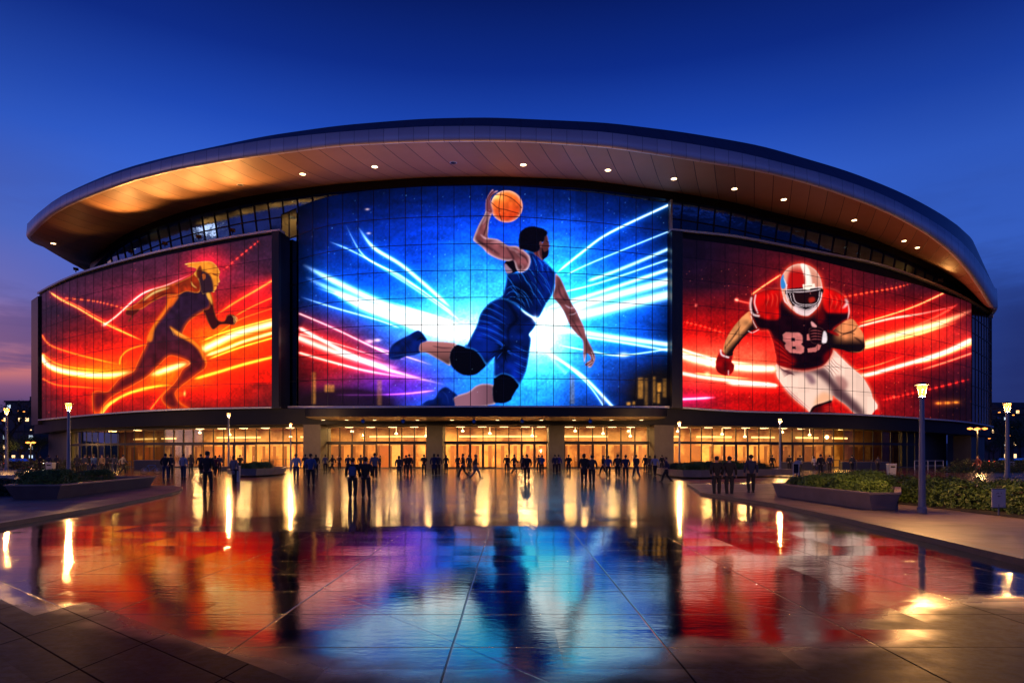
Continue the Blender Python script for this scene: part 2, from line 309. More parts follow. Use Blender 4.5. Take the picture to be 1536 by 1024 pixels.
    legs = L([(720, 20), (660, 110), (625, 200), (600, 270), (560, 350), (515, 445), (480, 520), (400, 560), (330, 600), (265, 680), (205, 735), (110, 722), (62, 745), (60, 850), (75, 950), (138, 950), (165, 880), (240, 800), (330, 740), (430, 690), (520, 640), (620, 580), (700, 500), (770, 430), (850, 365), (950, 385), (1060, 438), (980, 500), (940, 580), (880, 660), (800, 740), (765, 800), (800, 860), (880, 915), (1055, 908), (960, 850), (915, 780), (905, 740), (965, 680), (1045, 620), (1135, 550), (1205, 500), (1228, 440), (1195, 340), (1130, 250), (1040, 180), (960, 135), (880, 70), (850, 20)])
    torso = R([(560, 430), (640, 340), (720, 300), (800, 330), (860, 420), (885, 500), (885, 590), (800, 622), (700, 685), (645, 740), (605, 815), (560, 900), (300, 930), (262, 900), (285, 830), (330, 750), (390, 680), (440, 610), (500, 530)])
    mb = np.clip(c.mask(legs)+c.mask(torso), 0, 1)
    ol = np.clip(c.blur(mb, 5.0)*2, 0, 1); c.over(ol*(1-mb), (1, .22, .02), .8)
    fade = np.clip(1-(Y-480)/140, .25, 1)
    base = np.array((.13, .07, .16))*fade[..., None]+np.array((.42, .035, .02))*(1-fade[..., None])
    base = base*(.75+.5*nz)[..., None]
    rim = np.clip((1-c.blur(mb, 5.0))*2.1-.2, 0, 1)[..., None]*.9; c.over(mb, base*(1-rim)+rim*np.array((1, .27, .03)), .95); r1 = np.clip((1-c.blur(mb, 1.3))*2.2-.3, 0, 1); c.over(mb*r1, (1, .62, .15), .8)
    m = c.mask(L([(850, 60), (880, 110), (930, 160), (1000, 195), (1080, 240), (1150, 310), (1195, 400), (1232, 440), (1195, 330), (1130, 240), (1040, 172), (960, 130)]), soft=1.2); c.over(m, (1, .5, .08), .95)
    m = c.mask(R([(480, 480), (500, 500), (440, 620), (340, 770), (310, 900), (262, 900), (280, 820), (360, 690), (430, 590)]), soft=1.2); c.over(m, (1, .5, .08), .85)
    for k in range(9): c.line(R([(480+k*14, 770+k*9), (500+k*16, 800+k*8), (520+k*15, 855+k*4)]), .55, (1, .7, .3), .8)
    m = c.mask(R([(450, 470), (560, 470), (540, 520), (480, 580)]), soft=1); c.over(m, (.95, .4, .06), .7)
    arm = R([(745, 235), (680, 280), (600, 320), (500, 360), (390, 390), (300, 420), (220, 490), (130, 560), (45, 598), (120, 612), (205, 600), (290, 545), (390, 490), (450, 468), (560, 462), (640, 430), (760, 440), (775, 330)])
    m = c.mask(arm); c.part(m, (.62, .16, .03), (1, .72, .25), 2.0, .95, .7+.6*nz)
    for q, w, co, a in (([(300, 520), (440, 450), (560, 450)], 2, (.35, .06, .02), .7), ([(560, 400), (620, 360), (650, 410)], 2, (.4, .1, .03), .6), ([(680, 350), (720, 400), (760, 380)], 2.2, (.4, .1, .03), .6),
                        ([(220, 520), (330, 440), (480, 390)], 2.4, (1, .9, .55), .8), ([(680, 330), (700, 370), (740, 400)], 1.4, (1, .8, .4), .8)):
        c.line(R(q), w, co, a, m)
    m = c.mask(R([(60, 612), (130, 605), (190, 600), (160, 640), (140, 650), (95, 715), (75, 712), (110, 665), (60, 655)])); c.part(m, (.3, .06, .03), (1, .6, .2), .8, .8)
    farm = R([(830, 430), (865, 430), (890, 520), (910, 620), (940, 700), (1000, 712), (1025, 660), (1060, 648), (1105, 660), (1120, 690), (1100, 752), (1030, 748), (960, 752), (895, 800), (850, 740), (815, 650), (795, 605), (860, 580)])
    m = c.mask(farm); c.part(m, (.2, .04, .05), (1, .5, .1), 1.6, .95)
    for k in range(5): c.line(R([(1070+k*9, 655+k*3), (1095+k*8, 690), (1088+k*7, 750-k*4)]), .5, (1, .75, .4), .9)
    m = c.mask(R([(825, 440), (855, 430), (880, 500), (885, 560), (862, 520), (840, 490)]), soft=.8); c.over(m, (1, .7, .25), .9)
    head = R([(618, 168), (680, 152), (760, 146), (830, 138), (890, 150), (930, 188), (958, 240), (952, 270), (950, 300), (960, 335), (940, 350), (942, 368), (928, 380), (925, 400), (912, 418), (900, 437), (862, 428), (830, 442), (790, 450), (765, 350), (742, 300), (712, 262), (735, 215), (690, 196), (640, 190), (660, 178)])
    m = c.mask(head, soft=.35); c.part(m, (.95, .55, .14), (1, .9, .5), 1.6, .8, .85+.3*nz)
    m = c.mask(R([(775, 230), (850, 260), (885, 320), (895, 425), (840, 440), (790, 450), (765, 350), (750, 260)]), soft=.9); c.over(m, (.13, .06, .13), .95)
    m = c.mask(R([(768, 180), (785, 220), (775, 290), (742, 300), (735, 240)]), soft=.8); c.over(m, (.3, .07, .03), .85)
    c.line(R([(800, 272), (860, 256), (920, 262), (955, 262)]), .6, (.3, .05, .02), .9, None, False); c.line(R([(885, 262), (915, 272), (950, 280)]), 1, (.25, .04, .02), .9)
    c.line(R([(905, 375), (935, 372)]), .6, (.3, .05, .02), .9, None, False); c.line(R([(690, 172), (650, 186)]), .6, (.9, .2, .05), .8)
    m = c.mask(R([(790, 265), (815, 262), (820, 300), (800, 320)]), soft=.5); c.over(m, (.9, .4, .1), .8)
    m = c.mask(L([(905, 740), (980, 735), (1000, 770), (930, 810), (1050, 905), (945, 850)]), soft=.8); c.over(m, (1, .35, .04), .6)
    c.glow(277, 590, 1.6, 4, (1, .8, .4), 1)
    return c

def art_football():
    c = Canvas(1018, 345, 1464, 646, 2.0, 11); X, Y = c.X, c.Y
    E = lambda p: zm(1060, 380, 6.4, p)
    F = lambda p: zm(1140, 380, 6.4, p)
    G = lambda p: zm(1140, 500, 7.315, p)
    H = lambda p: zm(1010, 360, 3.268, p)
    c.img[:] = (.13, .045, .115)
    c.over(np.clip(np.exp(-(((X-1030)/75)**2+((Y-380)/50)**2)), 0, 1)*.8, (.012, .02, .1))
    c.over(np.clip((Y-430)/60, 0, 1)*np.clip(1-(X-1290)/190, 0, 1)*.92, (.8, .03, .015))
    c.over(np.clip(np.exp(-(((X-1210)/105)**2+((Y-430)/60)**2)), 0, 1)*.55, (.7, .04, .03))
    c.over(np.clip(np.exp(-(((X-1350)/110)**2+((Y-500)/50)**2)), 0, 1)*.7, (.75, .035, .02))
    c.over(np.clip(np.exp(-(((X-1026)/50)**2+((Y-606)/26)**2)), 0, 1)*.8, (.62, .05, .28))
    c.over(np.clip(np.exp(-(((X-1435)/60)**2+((Y-610)/50)**2)), 0, 1)*.85, (.035, .012, .03))
    c.glow(1080, 535, 100, 24, (1, .45, .3), .8); c.glow(1075, 570, 80, 14, (1, .3, .2), .6); c.glow(1370, 505, 80, 18, (.9, .25, .1), .5)
    n = c.noise(8, 4, 2)*.5+c.noise(2.5, 1, 3)*.5; c.img *= (.72+.56*n)[..., None]
    Wc, Yc, Rc = (1, .93, .82), (1, .75, .4), (.95, .1, .04)
    for p, w, co, g, gc, a, e in (
        ([(30, 560), (110, 585), (230, 612), (380, 628), (520, 630)], 5.2, Wc, 9, (1, .25, .1), 1.25, (.0, .05)),
        ([(30, 530), (120, 560), (250, 592), (400, 605)], 1.6, Wc, 4, Rc, .9, (.0, .3)),
        ([(30, 650), (150, 672), (300, 690), (520, 710)], 2.6, Wc, 5, Rc, 1.1, (.0, .1)),
        ([(250, 700), (380, 710), (520, 715)], 2.6, Wc, 5, Rc, 1.0, (.2, .1)),
        ([(100, 650), (250, 668), (400, 680)], 1, Yc, 4, Rc, .8, (.1, .3)),
        ([(30, 780), (120, 776), (210, 770)], 1.6, (1, .8, .9), 4, (.9, .1, .4), 1.1, (.0, .3)),
        ([(380, 270), (450, 220), (530, 168)], 1.0, Yc, 4, Rc, 1.1, (.1, .05)),
        ([(860, 440), (960, 410), (1080, 382), (1220, 360), (1400, 320)], 1.6, Wc, 4, Rc, 1.0, (.1, .4)),
        ([(900, 410), (1050, 370), (1200, 318), (1355, 245)], 1.1, Yc, 4, Rc, 1.1, (.15, .1)),
        ([(900, 520), (1010, 490), (1150, 450), (1300, 410), (1475, 340)], 5.0, (1, .9, .62), 9, (1, .2, .05), 1.25, (.05, .25)),
        ([(900, 540), (1030, 505), (1200, 462), (1400, 400)], 1.8, Yc, 4, Rc, 1.0, (.1, .3)),
        ([(880, 668), (960, 658), (1080, 625), (1220, 585), (1350, 540), (1475, 480)], 3.0, Wc, 7, (1, .2, .05), 1.25, (.05, .05)),
        ([(1180, 605), (1300, 570), (1475, 500)], 3.2, (1, .8, .45), 5, Rc, 1.0, (.3, .05)),
        ([(1200, 640), (1330, 600), (1475, 550)], 1.2, (1, .6, .4), 3, Rc, .9, (.3, .1)),
        ([(880, 640), (1000, 612), (1150, 560)], .8, Yc, 3, Rc, .7, (.1, .4)),
        ([(1180, 420), (1300, 370), (1400, 310)], 1.6, (1, .3, .2), 4, Rc, .8, (.3, .3))):
        c.streak(H(p), w, co, g, gc, a, e)
    c.streak(H([(820, 282), (950, 258), (1080, 236), (1170, 212)]), 1.0, (1, .35, .15), 3, Rc, 1, (.05, .2), 16)
    c.streak(H([(1020, 785), (1120, 762), (1280, 725), (1460, 680)]), 1.0, (1, .15, .1), 3, Rc, 1, (.1, .1), 18)
    c.streak(H([(50, 400), (150, 425), (260, 460)]), .9, (1, .3, .2), 3, Rc, .9, (.1, .1), 10)
    c.streak(H([(300, 290), (330, 300), (385, 312)]), .9, (1, .4, .3), 3, Rc, .9, (.1, .1))
    c.glow(1105, 449.5, 3, 2.5, (1, .6, .5), 1); c.glow(1044, 458, 2, 2, (1, .5, .4), .9); c.glow(1061, 560, 4, 3, (1, .6, .4), .9); c.glow(1341, 595, 3, 2, (1, .3, .2), .9)
    c.dots(520, 1025, 400, 1457, 640, (1, .45, .3), (.1, .9), (.35, .8)); c.dots(160, 1260, 420, 1400, 600, (1, .6, .3), (.2, 1), (.3, .7))
    for x, y in ((1408, 604.5), (1421, 604), (1434, 603)): c.glow(x, y, 4.5, 2, (1, .6, .15), .9); c.glow(x, y, 10, 6, (.5, .2, .03), .5)
    nz = c.noise(8, 1, 12)
    # pants
    pants = G([(190, 330), (180, 400), (185, 470), (240, 560), (300, 640), (400, 740), (500, 820), (550, 866), (575, 812), (650, 770), (785, 738), (798, 680), (850, 720), (950, 790), (1070, 895), (1250, 900), (1282, 835), (1287, 780), (1240, 710), (1220, 640), (1180, 560), (1120, 470), (1040, 400), (960, 330), (890, 260), (800, 175), (740, 200), (600, 300), (400, 330)])
    m = c.mask(pants)
    glowm = np.clip(c.blur(m, 3)*2, 0, 1)*(1-m); c.over(glowm, (1, .5, .35), .8)
    c.part(m, (.97, .8, .72), (1, .97, .92), 2.0, .9, .93+.1*c.noise(20, 1, 3))
    sh = c.mask(G([(480, 425), (600, 440), (700, 510), (770, 590), (810, 690), (900, 750), (1060, 890), (1150, 890), (1080, 780), (980, 680), (900, 600), (820, 520), (760, 440), (700, 380), (600, 390), (400, 400), (300, 430), (380, 440)]), soft=3); c.over(sh*m, (.2, .09, .13), .85)
    sh = c.mask(G([(480, 440), (560, 445), (600, 500), (610, 540), (560, 555), (520, 500)]), soft=2.2); c.over(sh*m, (.35, .2, .27), .7)
    sh = c.mask(G([(820, 480), (900, 470), (960, 540), (950, 600), (900, 620)]), soft=2.2); c.over(sh*m, (.5, .25, .25), .6)
    sh = c.mask(G([(620, 700), (700, 640), (790, 690), (780, 740), (640, 780), (590, 800)]), soft=2.5); c.over(sh*m, (.95, .62, .4), .6)
    for k in range(12): c.line(G([(200+k*5, 350+k*12), (260+k*6, 400+k*4), (340+k*4, 395+k*6)]), .6, (.25, .08, .12), .7, m)
    for k in range(10): c.line(G([(700+k*10, 370-k*12), (760+k*9, 420-k*10), (800+k*14, 500-k*14)]), .6, (.3, .1, .12) if k % 2 else (1, .9, .85), .6, m)
    c.line(G([(240, 560), (320, 650), (430, 750), (545, 850)]), .8, (.6, .1, .15), .8, m); c.line(G([(270, 560), (350, 650), (450, 740), (555, 830)]), .5, (.7, .2, .25), .8, m)
    m = c.mask(G([(550, 866), (575, 812), (650, 775), (700, 780), (780, 740), (795, 800), (830, 900), (540, 900)])); c.part(m, (.42, .015, .02), (.9, .2, .15), 1.2, .6, .5+nz)
    c.line(G([(560, 860), (600, 805), (700, 770), (775, 742)]), 2.2, (.02, .01, .02), .95, None, False)
    for k in range(3): c.line(G([(700, 810+k*22), (750, 800+k*22), (810, 815+k*22)]), .7, (.9, .25, .2), .8)
    m = c.mask(G([(1240, 870), (1285, 830), (1320, 895), (1235, 900)])); c.over(m, (.8, .05, .04))
    # left arm and glove
    arm = E([(440, 540), (400, 560), (340, 610), (270, 690), (210, 780), (172, 860), (155, 930), (130, 975), (240, 990), (260, 930), (310, 860), (370, 790), (430, 745), (500, 715), (500, 640)])
    m = c.mask(arm); g = np.clip(.55+(-.75*(X-1131)-.66*(Y-480))/7, 0, 1)[..., None]
    c.over(m, (np.array((.8, .5, .3))*g+np.array((.09, .035, .03))*(1-g))*(.8+.4*nz)[..., None])
    for k in range(7): c.line(E([(330-k*22, 680+k*30), (300-k*20, 740+k*28), (270-k*14, 790+k*20)]), .7, (.12, .05, .03), .6, m)
    gl = H([(235, 540), (215, 570), (206, 610), (215, 645), (245, 662), (275, 662), (295, 642), (299, 612), (286, 595), (292, 566), (265, 570)])
    m = c.mask(gl); c.part(m, (.45, .012, .015), (.95, .25, .2), 1.4, .7, .6+.8*nz)
    c.line(H([(232, 540), (238, 562), (270, 575)]), 1.8, (.95, .9, .92), .9, None, False); c.line(H([(270, 640), (270, 660)]), 1.0, (1, .8, .8), .9, None, False)
    # jersey
    jer = E([(740, 345), (640, 345), (560, 353), (480, 388), (430, 430), (413, 500), (425, 580), (450, 650), (485, 720), (540, 735), (592, 735), (620, 790), (645, 870), (660, 960)]) + G([(168, 190), (182, 260), (190, 335), (260, 365), (380, 395), (500, 402), (620, 380), (700, 345), (750, 290), (785, 230), (800, 170)]) + F([(700, 740), (740, 700), (815, 645), (857, 632), (852, 540), (837, 460), (800, 410), (730, 363), (660, 342), (590, 338)])
    m = c.mask(jer); glowm = np.clip(c.blur(m, 2.5)*2, 0, 1)*(1-m); c.over(glowm, (1, .3, .2), .7)
    c.part(m, (.075, .008, .03), (1, .14, .08), 3.2, .9, .6+.8*nz)
    red = c.mask(E([(720, 352), (640, 348), (560, 356), (480, 392), (440, 450), (470, 560), (520, 620), (690, 630), (700, 500), (730, 420)]), soft=1.5)
    c.over(red*m, np.array((.82, .04, .02))*(.7+.5*nz)[..., None], .95)
    red = c.mask(F([(600, 342), (660, 345), (730, 366), (800, 412), (840, 470), (850, 560), (780, 575), (700, 572), (630, 560), (600, 480)]), soft=1.5)
    c.over(red*m, np.array((.85, .04, .02))*(.75+.5*nz)[..., None], .95)
    red = c.mask(E([(600, 740), (640, 800), (720, 860), (780, 950), (860, 1040), (760, 1110), (680, 1100), (660, 960), (640, 860)]), soft=2.5); c.over(red*m, (.6, .02, .015), .85)
    red = c.mask(F([(620, 560), (560, 480), (530, 580), (560, 680), (620, 640)]), soft=2); c.over(red*m, (.4, .015, .015), .8)
    red = c.mask(G([(700, 240), (790, 170), (780, 230), (745, 290), (700, 320)]), soft=2); c.over(red*m, (.5, .015, .02), .8)
    for k in range(8): c.line(E([(620+k*8, 800+k*30), (690+k*9, 850+k*26), (760+k*10, 930+k*20)]), .7, (.95, .15, .1) if k % 2 else (.1, .01, .02), .5, m)
    for k in range(6): c.line(E([(560+k*20, 380), (570+k*22, 430), (540+k*26, 520)]), .8, (1, .5, .35) if k % 2 else (.45, .01, .01), .45, m)
    for k in range(6): c.line(F([(640+k*26, 370+k*10), (670+k*24, 440+k*6), (650+k*22, 540)]), .8, (1, .5, .35) if k % 2 else (.45, .01, .01), .45, m)
    for q, w in (([(430, 430), (420, 500), (440, 580), (500, 600)], 2.2), ([(470, 400), (460, 480), (490, 570)], 1.4), ([(425, 600), (450, 660), (480, 715)], .8), ([(400, 745), (440, 760), (500, 730)], .8)):
        c.line(E(q), w, (1, .85, .85), .9, None, False)
    for q, w in (([(815, 430), (835, 480), (790, 530)], 3), ([(845, 480), (855, 560), (840, 640)], 1.4)): c.line(F(q), w, (1, .85, .85), .85)
    # number 8 and the half hidden 9
    num = (.78, .42, .4)
    m8 = c.mask(E([(760, 757), (892, 762), (918, 790), (920, 855), (905, 870), (935, 900), (932, 948), (905, 962), (800, 950), (760, 915), (750, 882), (765, 862), (735, 835), (732, 778)]), False, .3)
    m8 = m8*(1-c.mask(E([(812, 808), (848, 810), (850, 845), (812, 843)]), False, .25))*(1-c.mask(E([(820, 890), (857, 892), (858, 919), (820, 916)]), False, .1))
    c.over(np.clip(c.blur(m8, .5)*1.3, 0, 1), (.95, .8, .78), .45); c.over(c.blur(m8, .35), np.array(num)*(.85+.3*nz)[..., None])
    m9 = np.clip(c.mask(E([(962, 775), (1000, 770), (1000, 835), (962, 832)]), False, .3)+c.mask(E([(968, 912), (1045, 900), (1062, 870), (1100, 880), (1085, 920), (1045, 945), (972, 950)]), False, .3), 0, 1)
    c.over(m9, num)
    # right arm
    arm = F([(700, 745), (740, 705), (815, 650), (880, 628), (920, 660), (952, 710), (985, 760), (1002, 830), (1010, 890), (990, 935), (920, 952), (850, 945), (780, 922), (700, 908), (636, 880), (636, 790), (690, 765)])
    m = c.mask(arm); up = np.clip(1.15-(Y-(503-.02*(X-1250)))/13, 0, 1)*np.clip((X-1248)/12, 0, 1)
    g = np.clip(up, 0, 1)[..., None]; c.over(m, (np.array((.82, .48, .29))*g+np.array((.07, .025, .03))*(1-g))*(.75+.5*nz)[..., None])
    for q, w in (([(720, 730), (800, 770), (900, 740), (930, 700)], 1.6), ([(760, 800), (850, 760), (920, 780)], .8), ([(900, 800), (960, 840), (990, 880)], 2)): c.line(F(q), w, (.1, .03, .03), .7, m)
    c.line(F([(640, 740), (700, 760), (760, 790)]), 3, (.6, .015, .015), .9); c.line(F([(860, 940), (960, 945), (1005, 900)]), .8, (1, .6, .3), .6)
    hand = F([(468, 740), (480, 715), (540, 703), (600, 720), (618, 750), (640, 790), (634, 850), (600, 862), (530, 868), (492, 852), (472, 800)])
    m = c.mask(hand); c.part(m, (.09, .012, .025), (.9, .55, .55), 1.1, .7)
    for k in range(4): c.line(F([(478+k*3, 745+k*28), (530, 738+k*28), (600, 750+k*26)]), .9, (.75, .35, .36), .8)
    c.over(c.mask(F([(488, 658), (503, 655), (545, 695), (540, 708), (500, 700)])), (.9, .6, .6))
    c.over(c.mask(F([(612, 745), (640, 770), (640, 850), (598, 862), (596, 820)])), (.95, .88, .9), .95)
    # helmet
    hel = E([(716, 330), (712, 270), (730, 205), (770, 150), (830, 112), (900, 100), (970, 113), (1040, 155), (1085, 220), (1106, 290), (1112, 360), (1102, 430), (1078, 500), (1035, 550), (990, 590), (960, 600), (905, 592), (850, 562), (800, 520), (755, 470), (735, 420), (722, 370)])
    m = c.mask(hel, soft=.35); glowm = np.clip(c.blur(m, 4)*2, 0, 1)*(1-m); c.over(glowm, (1, .25, .15), .9)
    c.part(m, (.9, .62, .52), (1, .93, .9), 1.8, .85)
    q = c.mask(E([(830, 130), (900, 125), (935, 200), (950, 300), (948, 345), (780, 345), (775, 270), (790, 190)]), soft=1.8)*np.clip((Y-396)/14, 0, 1); c.over(q, (.68, .02, .02), .95)
    q = c.mask(E([(900, 105), (960, 115), (1000, 200), (1010, 320), (955, 330), (940, 220)]), soft=.7); c.over(q, (1, .96, .92), .85)
    c.line(E([(930, 130), (945, 220), (955, 300)]), .7, (.95, .3, .25), .5)
    q = c.mask(E([(1010, 170), (1060, 230), (1080, 310), (1030, 320), (1010, 250)]), soft=2); c.over(q, (.75, .42, .34), .5)
    q = c.mask(E([(715, 330), (710, 260), (735, 200), (745, 250), (760, 300), (745, 340)]), soft=.6); c.over(q, (.05, .45, .8), .85); c.line(E([(735, 230), (760, 290), (765, 340)]), 1, (.85, .9, 1), .9)
    face = c.mask(E([(770, 345), (1100, 335), (1095, 420), (1060, 500), (1000, 555), (930, 560), (850, 520), (795, 450)]), soft=.5); c.over(face, (.035, .012, .025), .97)
    q = c.mask(E([(840, 500), (900, 528), (960, 545), (1020, 520), (1060, 490), (1030, 548), (990, 588), (960, 598), (905, 590), (850, 560)]), soft=.5); c.over(q, (.93, .8, .8), .95)
    q = c.mask(E([(820, 385), (940, 372), (1070, 360), (1050, 455), (940, 475), (850, 460)]), soft=.6); c.over(q, (.12, .03, .03), .9)
    q = c.mask(E([(980, 430), (1030, 420), (1040, 455), (990, 475)]), soft=1); c.over(q, (.8, .15, .08), .8); c.line(E([(990, 365), (1000, 400)]), .5, (.9, .5, .5), .7)
    wt = (.97, .86, .88)
    for p, w in (([(768, 352), (900, 345), (1105, 322)], .9), ([(772, 372), (950, 367), (1090, 345)], .9), ([(830, 385), (848, 455), (890, 485), (960, 492), (1040, 484), (1075, 440), (1085, 365)], .75), ([(800, 385), (822, 465), (880, 500), (960, 508), (1050, 496), (1092, 440), (1102, 370)], .6),
                 ([(762, 395), (790, 480), (860, 540), (960, 585), (1035, 545), (1090, 460), (1106, 380)], .8), ([(738, 425), (752, 465), (775, 480)], .8), ([(770, 300), (765, 370), (790, 440)], .8), ([(850, 495), (930, 535), (960, 540), (1020, 515)], .6)):
        c.line(E(p), w, wt, .95, None, False)
    c.over(c.mask(E([(920, 298), (1038, 290), (1042, 328), (1000, 335), (990, 350), (930, 348)]), False, .4), (1, .93, .85)); c.line(E([(940, 318), (1010, 312)]), .6, (.35, .1, .1), .9, None, False)
    c.line(E([(925, 690), (945, 692)]), .8, (.6, .3, .3), .9)
    return c
def to_linear(a):
    a = np.clip(a, 0, None); s = np.clip(a, 0, 1)
    l = np.where(s <= .04045, s/12.92, ((s+.055)/1.055)**2.4)
    return l + np.clip(a-1, 0, 1.2)*.3
# ================================================================ the place
import bpy, bmesh, math, random
from mathutils import Vector, Matrix
from mathutils.bvhtree import BVHTree
R = math.radians; rnd = random.Random(4)
sc = bpy.context.scene; col = sc.collection
FL, HZ, CX, CH = 1000., 686., 768., 1.5            # camera: focal length and horizon in photo pixels, eye height in metres
def W(px, py, Y): return ((px-CX)*Y/FL, Y, CH+(HZ-py)*Y/FL)
def GP(px, py):
    Y = CH*FL/(py-HZ); return ((px-CX)*Y/FL, Y)
# ---- object helpers
def tag(o, label=None, cat=None, group=None, kind=None):
    for k, v in (('label', label), ('category', cat), ('group', group), ('kind', kind)):
        if v: o[k] = v
    return o
def empty(name, loc=(0, 0, 0), rz=0, **k):
    o = bpy.data.objects.new(name, None); col.objects.link(o); o.location = loc; o.rotation_euler.z = rz; o.empty_display_size = .1
    return tag(o, **k)
def mesh_obj(name, me, mats, parent=None, smooth=False, **k):
    o = bpy.data.objects.new(name, me); col.objects.link(o)
    for m in (mats if isinstance(mats, (list, tuple)) else [mats]): me.materials.append(m)
    if smooth: me.shade_smooth()
    if parent: o.parent = parent
    return tag(o, **k)
def from_py(name, v, f, mats, parent=None, mi=None, uv=None, smooth=False, **k):
    me = bpy.data.meshes.new(name); me.from_pydata([tuple(p) for p in v], [], f)
    if mi: me.polygons.foreach_set('material_index', mi)
    if uv:
        l = me.uv_layers.new(name='UVMap'); d = []
        for p in me.polygons:
            for i in p.vertices: d += uv[i]
        l.data.foreach_set('uv', d)
    me.update(); return mesh_obj(name, me, mats, parent, smooth, **k)
class MB:
    """collects simple solids into one mesh"""
    def __init__(s): s.v = []; s.f = []; s.m = []
    def add(s, v, f, m=0):
        n = len(s.v); s.v += [tuple(p) for p in v]; s.f += [tuple(i+n for i in q) for q in f]; s.m += [m]*len(f); return s
    def box(s, x0, y0, z0, x1, y1, z1, m=0):
        return s.add([(x0, y0, z0), (x1, y0, z0), (x1, y1, z0), (x0, y1, z0), (x0, y0, z1), (x1, y0, z1), (x1, y1, z1), (x0, y1, z1)],
                     [(0, 3, 2, 1), (4, 5, 6, 7), (0, 1, 5, 4), (1, 2, 6, 5), (2, 3, 7, 6), (3, 0, 4, 7)], m)
    def lathe(s, prof, c=(0, 0, 0), n=16, m=0, caps=True):
        v = [(c[0]+r*math.cos(6.28318*i/n), c[1]+r*math.sin(6.28318*i/n), c[2]+z) for r, z in prof for i in range(n)]
        f = [(j*n+i, j*n+(i+1) % n, (j+1)*n+(i+1) % n, (j+1)*n+i) for j in range(len(prof)-1) for i in range(n)]
        if caps: f += [tuple(range(n))[::-1], tuple((len(prof)-1)*n+i for i in range(n))]
        return s.add(v, f, m)
    def bar(s, a, b, r, n=8, m=0, r2=None):
        a, b = Vector(a), Vector(b); d = (b-a).normalized(); u = d.orthogonal().normalized(); w = d.cross(u)
        v = []
        for p, q in ((a, r), (b, r if r2 is None else r2)): v += [p+q*(math.cos(6.28318*i/n)*u+math.sin(6.28318*i/n)*w) for i in range(n)]
        return s.add(v, [(i, (i+1) % n, n+(i+1) % n, n+i) for i in range(n)]+[tuple(range(n))[::-1], tuple(range(n, 2*n))], m)
    def prism(s, poly, z0, z1, m=0, top=None):
        n = len(poly); t = top or poly
        return s.add([(x, y, z0) for x, y in poly]+[(x, y, z1) for x, y in t], [tuple(range(n))[::-1], tuple(range(n, 2*n))]+[(i, (i+1) % n, n+(i+1) % n, n+i) for i in range(n)], m)
    def build(s, name, mats, parent=None, bevel=0, smooth=False, **k):
        me = bpy.data.meshes.new(name); me.from_pydata(s.v, [], s.f); me.polygons.foreach_set('material_index', s.m)
        if bevel:
            bm = bmesh.new(); bm.from_mesh(me); bmesh.ops.recalc_face_normals(bm, faces=bm.faces)
            bmesh.ops.bevel(bm, geom=bm.edges[:], offset=bevel, segments=2, affect='EDGES', clamp_overlap=True); bm.to_mesh(me); bm.free()
        me.update(); return mesh_obj(name, me, mats, parent, smooth, **k)
def copy_tree(o, parent=None):
    c = o.copy(); col.objects.link(c); c.parent = parent
    for ch in list(o.children): copy_tree(ch, c)
    return c
# ---- material helpers
class NT:
    def __init__(s, mat): s.t = mat.node_tree; s.n = s.t.nodes; s.l = s.t.links
    def put(s, sock, v):
        if v is None: return
        if hasattr(v, 'links') or isinstance(v, bpy.types.NodeSocket): s.l.new(v, sock)
        elif isinstance(v, (tuple, list)): sock.default_value = tuple(v)+((1,) if len(v) == 3 and len(sock.default_value) == 4 else ())
        else: sock.default_value = v
    def node(s, typ, ins={}, out=0, **at):
        n = s.n.new(typ)
        for k, v in at.items(): setattr(n, k, v)
        for k, v in ins.items(): s.put(n.inputs[k], v)
        return n.outputs[out] if out is not None else n
    def m(s, op, a, b=None, c=None, clamp=False):
        n = s.n.new('ShaderNodeMath'); n.operation = op; n.use_clamp = clamp
        for i, v in enumerate((a, b, c)): s.put(n.inputs[i], v)
        return n.outputs[0]
    def mix(s, f, a, b, mode='MIX'):
        n = s.n.new('ShaderNodeMix'); n.data_type = 'RGBA'; n.blend_type = mode
        s.put(n.inputs['Factor'], f); s.put(n.inputs['A'], a); s.put(n.inputs['B'], b); return n.outputs['Result']
    def ramp(s, f, stops, interp='LINEAR'):
        n = s.n.new('ShaderNodeValToRGB'); r = n.color_ramp; r.interpolation = interp
        while len(r.elements) < len(stops): r.elements.new(.5)
        for e, (p, c) in zip(r.elements, stops):
            e.position = p; e.color = tuple(c)+(1,) if len(c) == 3 else c
        s.put(n.inputs[0], f); return n.outputs[0]
    def noise(s, vec, scale, detail=3, rough=.55, out=0, dist=0): return s.node('ShaderNodeTexNoise', {'Vector': vec, 'Scale': scale, 'Detail': detail, 'Roughness': rough, 'Distortion': dist}, out)
    def smooth(s, v, a, b):
        n = s.n.new('ShaderNodeMapRange'); n.interpolation_type = 'SMOOTHSTEP'; s.put(n.inputs[0], v); n.inputs[1].default_value = a; n.inputs[2].default_value = b; return n.outputs[0]
    def vmul(s, v, k): return s.node('ShaderNodeVectorMath', {0: v, 1: k}, operation='MULTIPLY')
def new_mat(name):
    m = bpy.data.materials.new(name); m.use_nodes = True; return m, NT(m), m.node_tree.nodes['Principled BSDF']
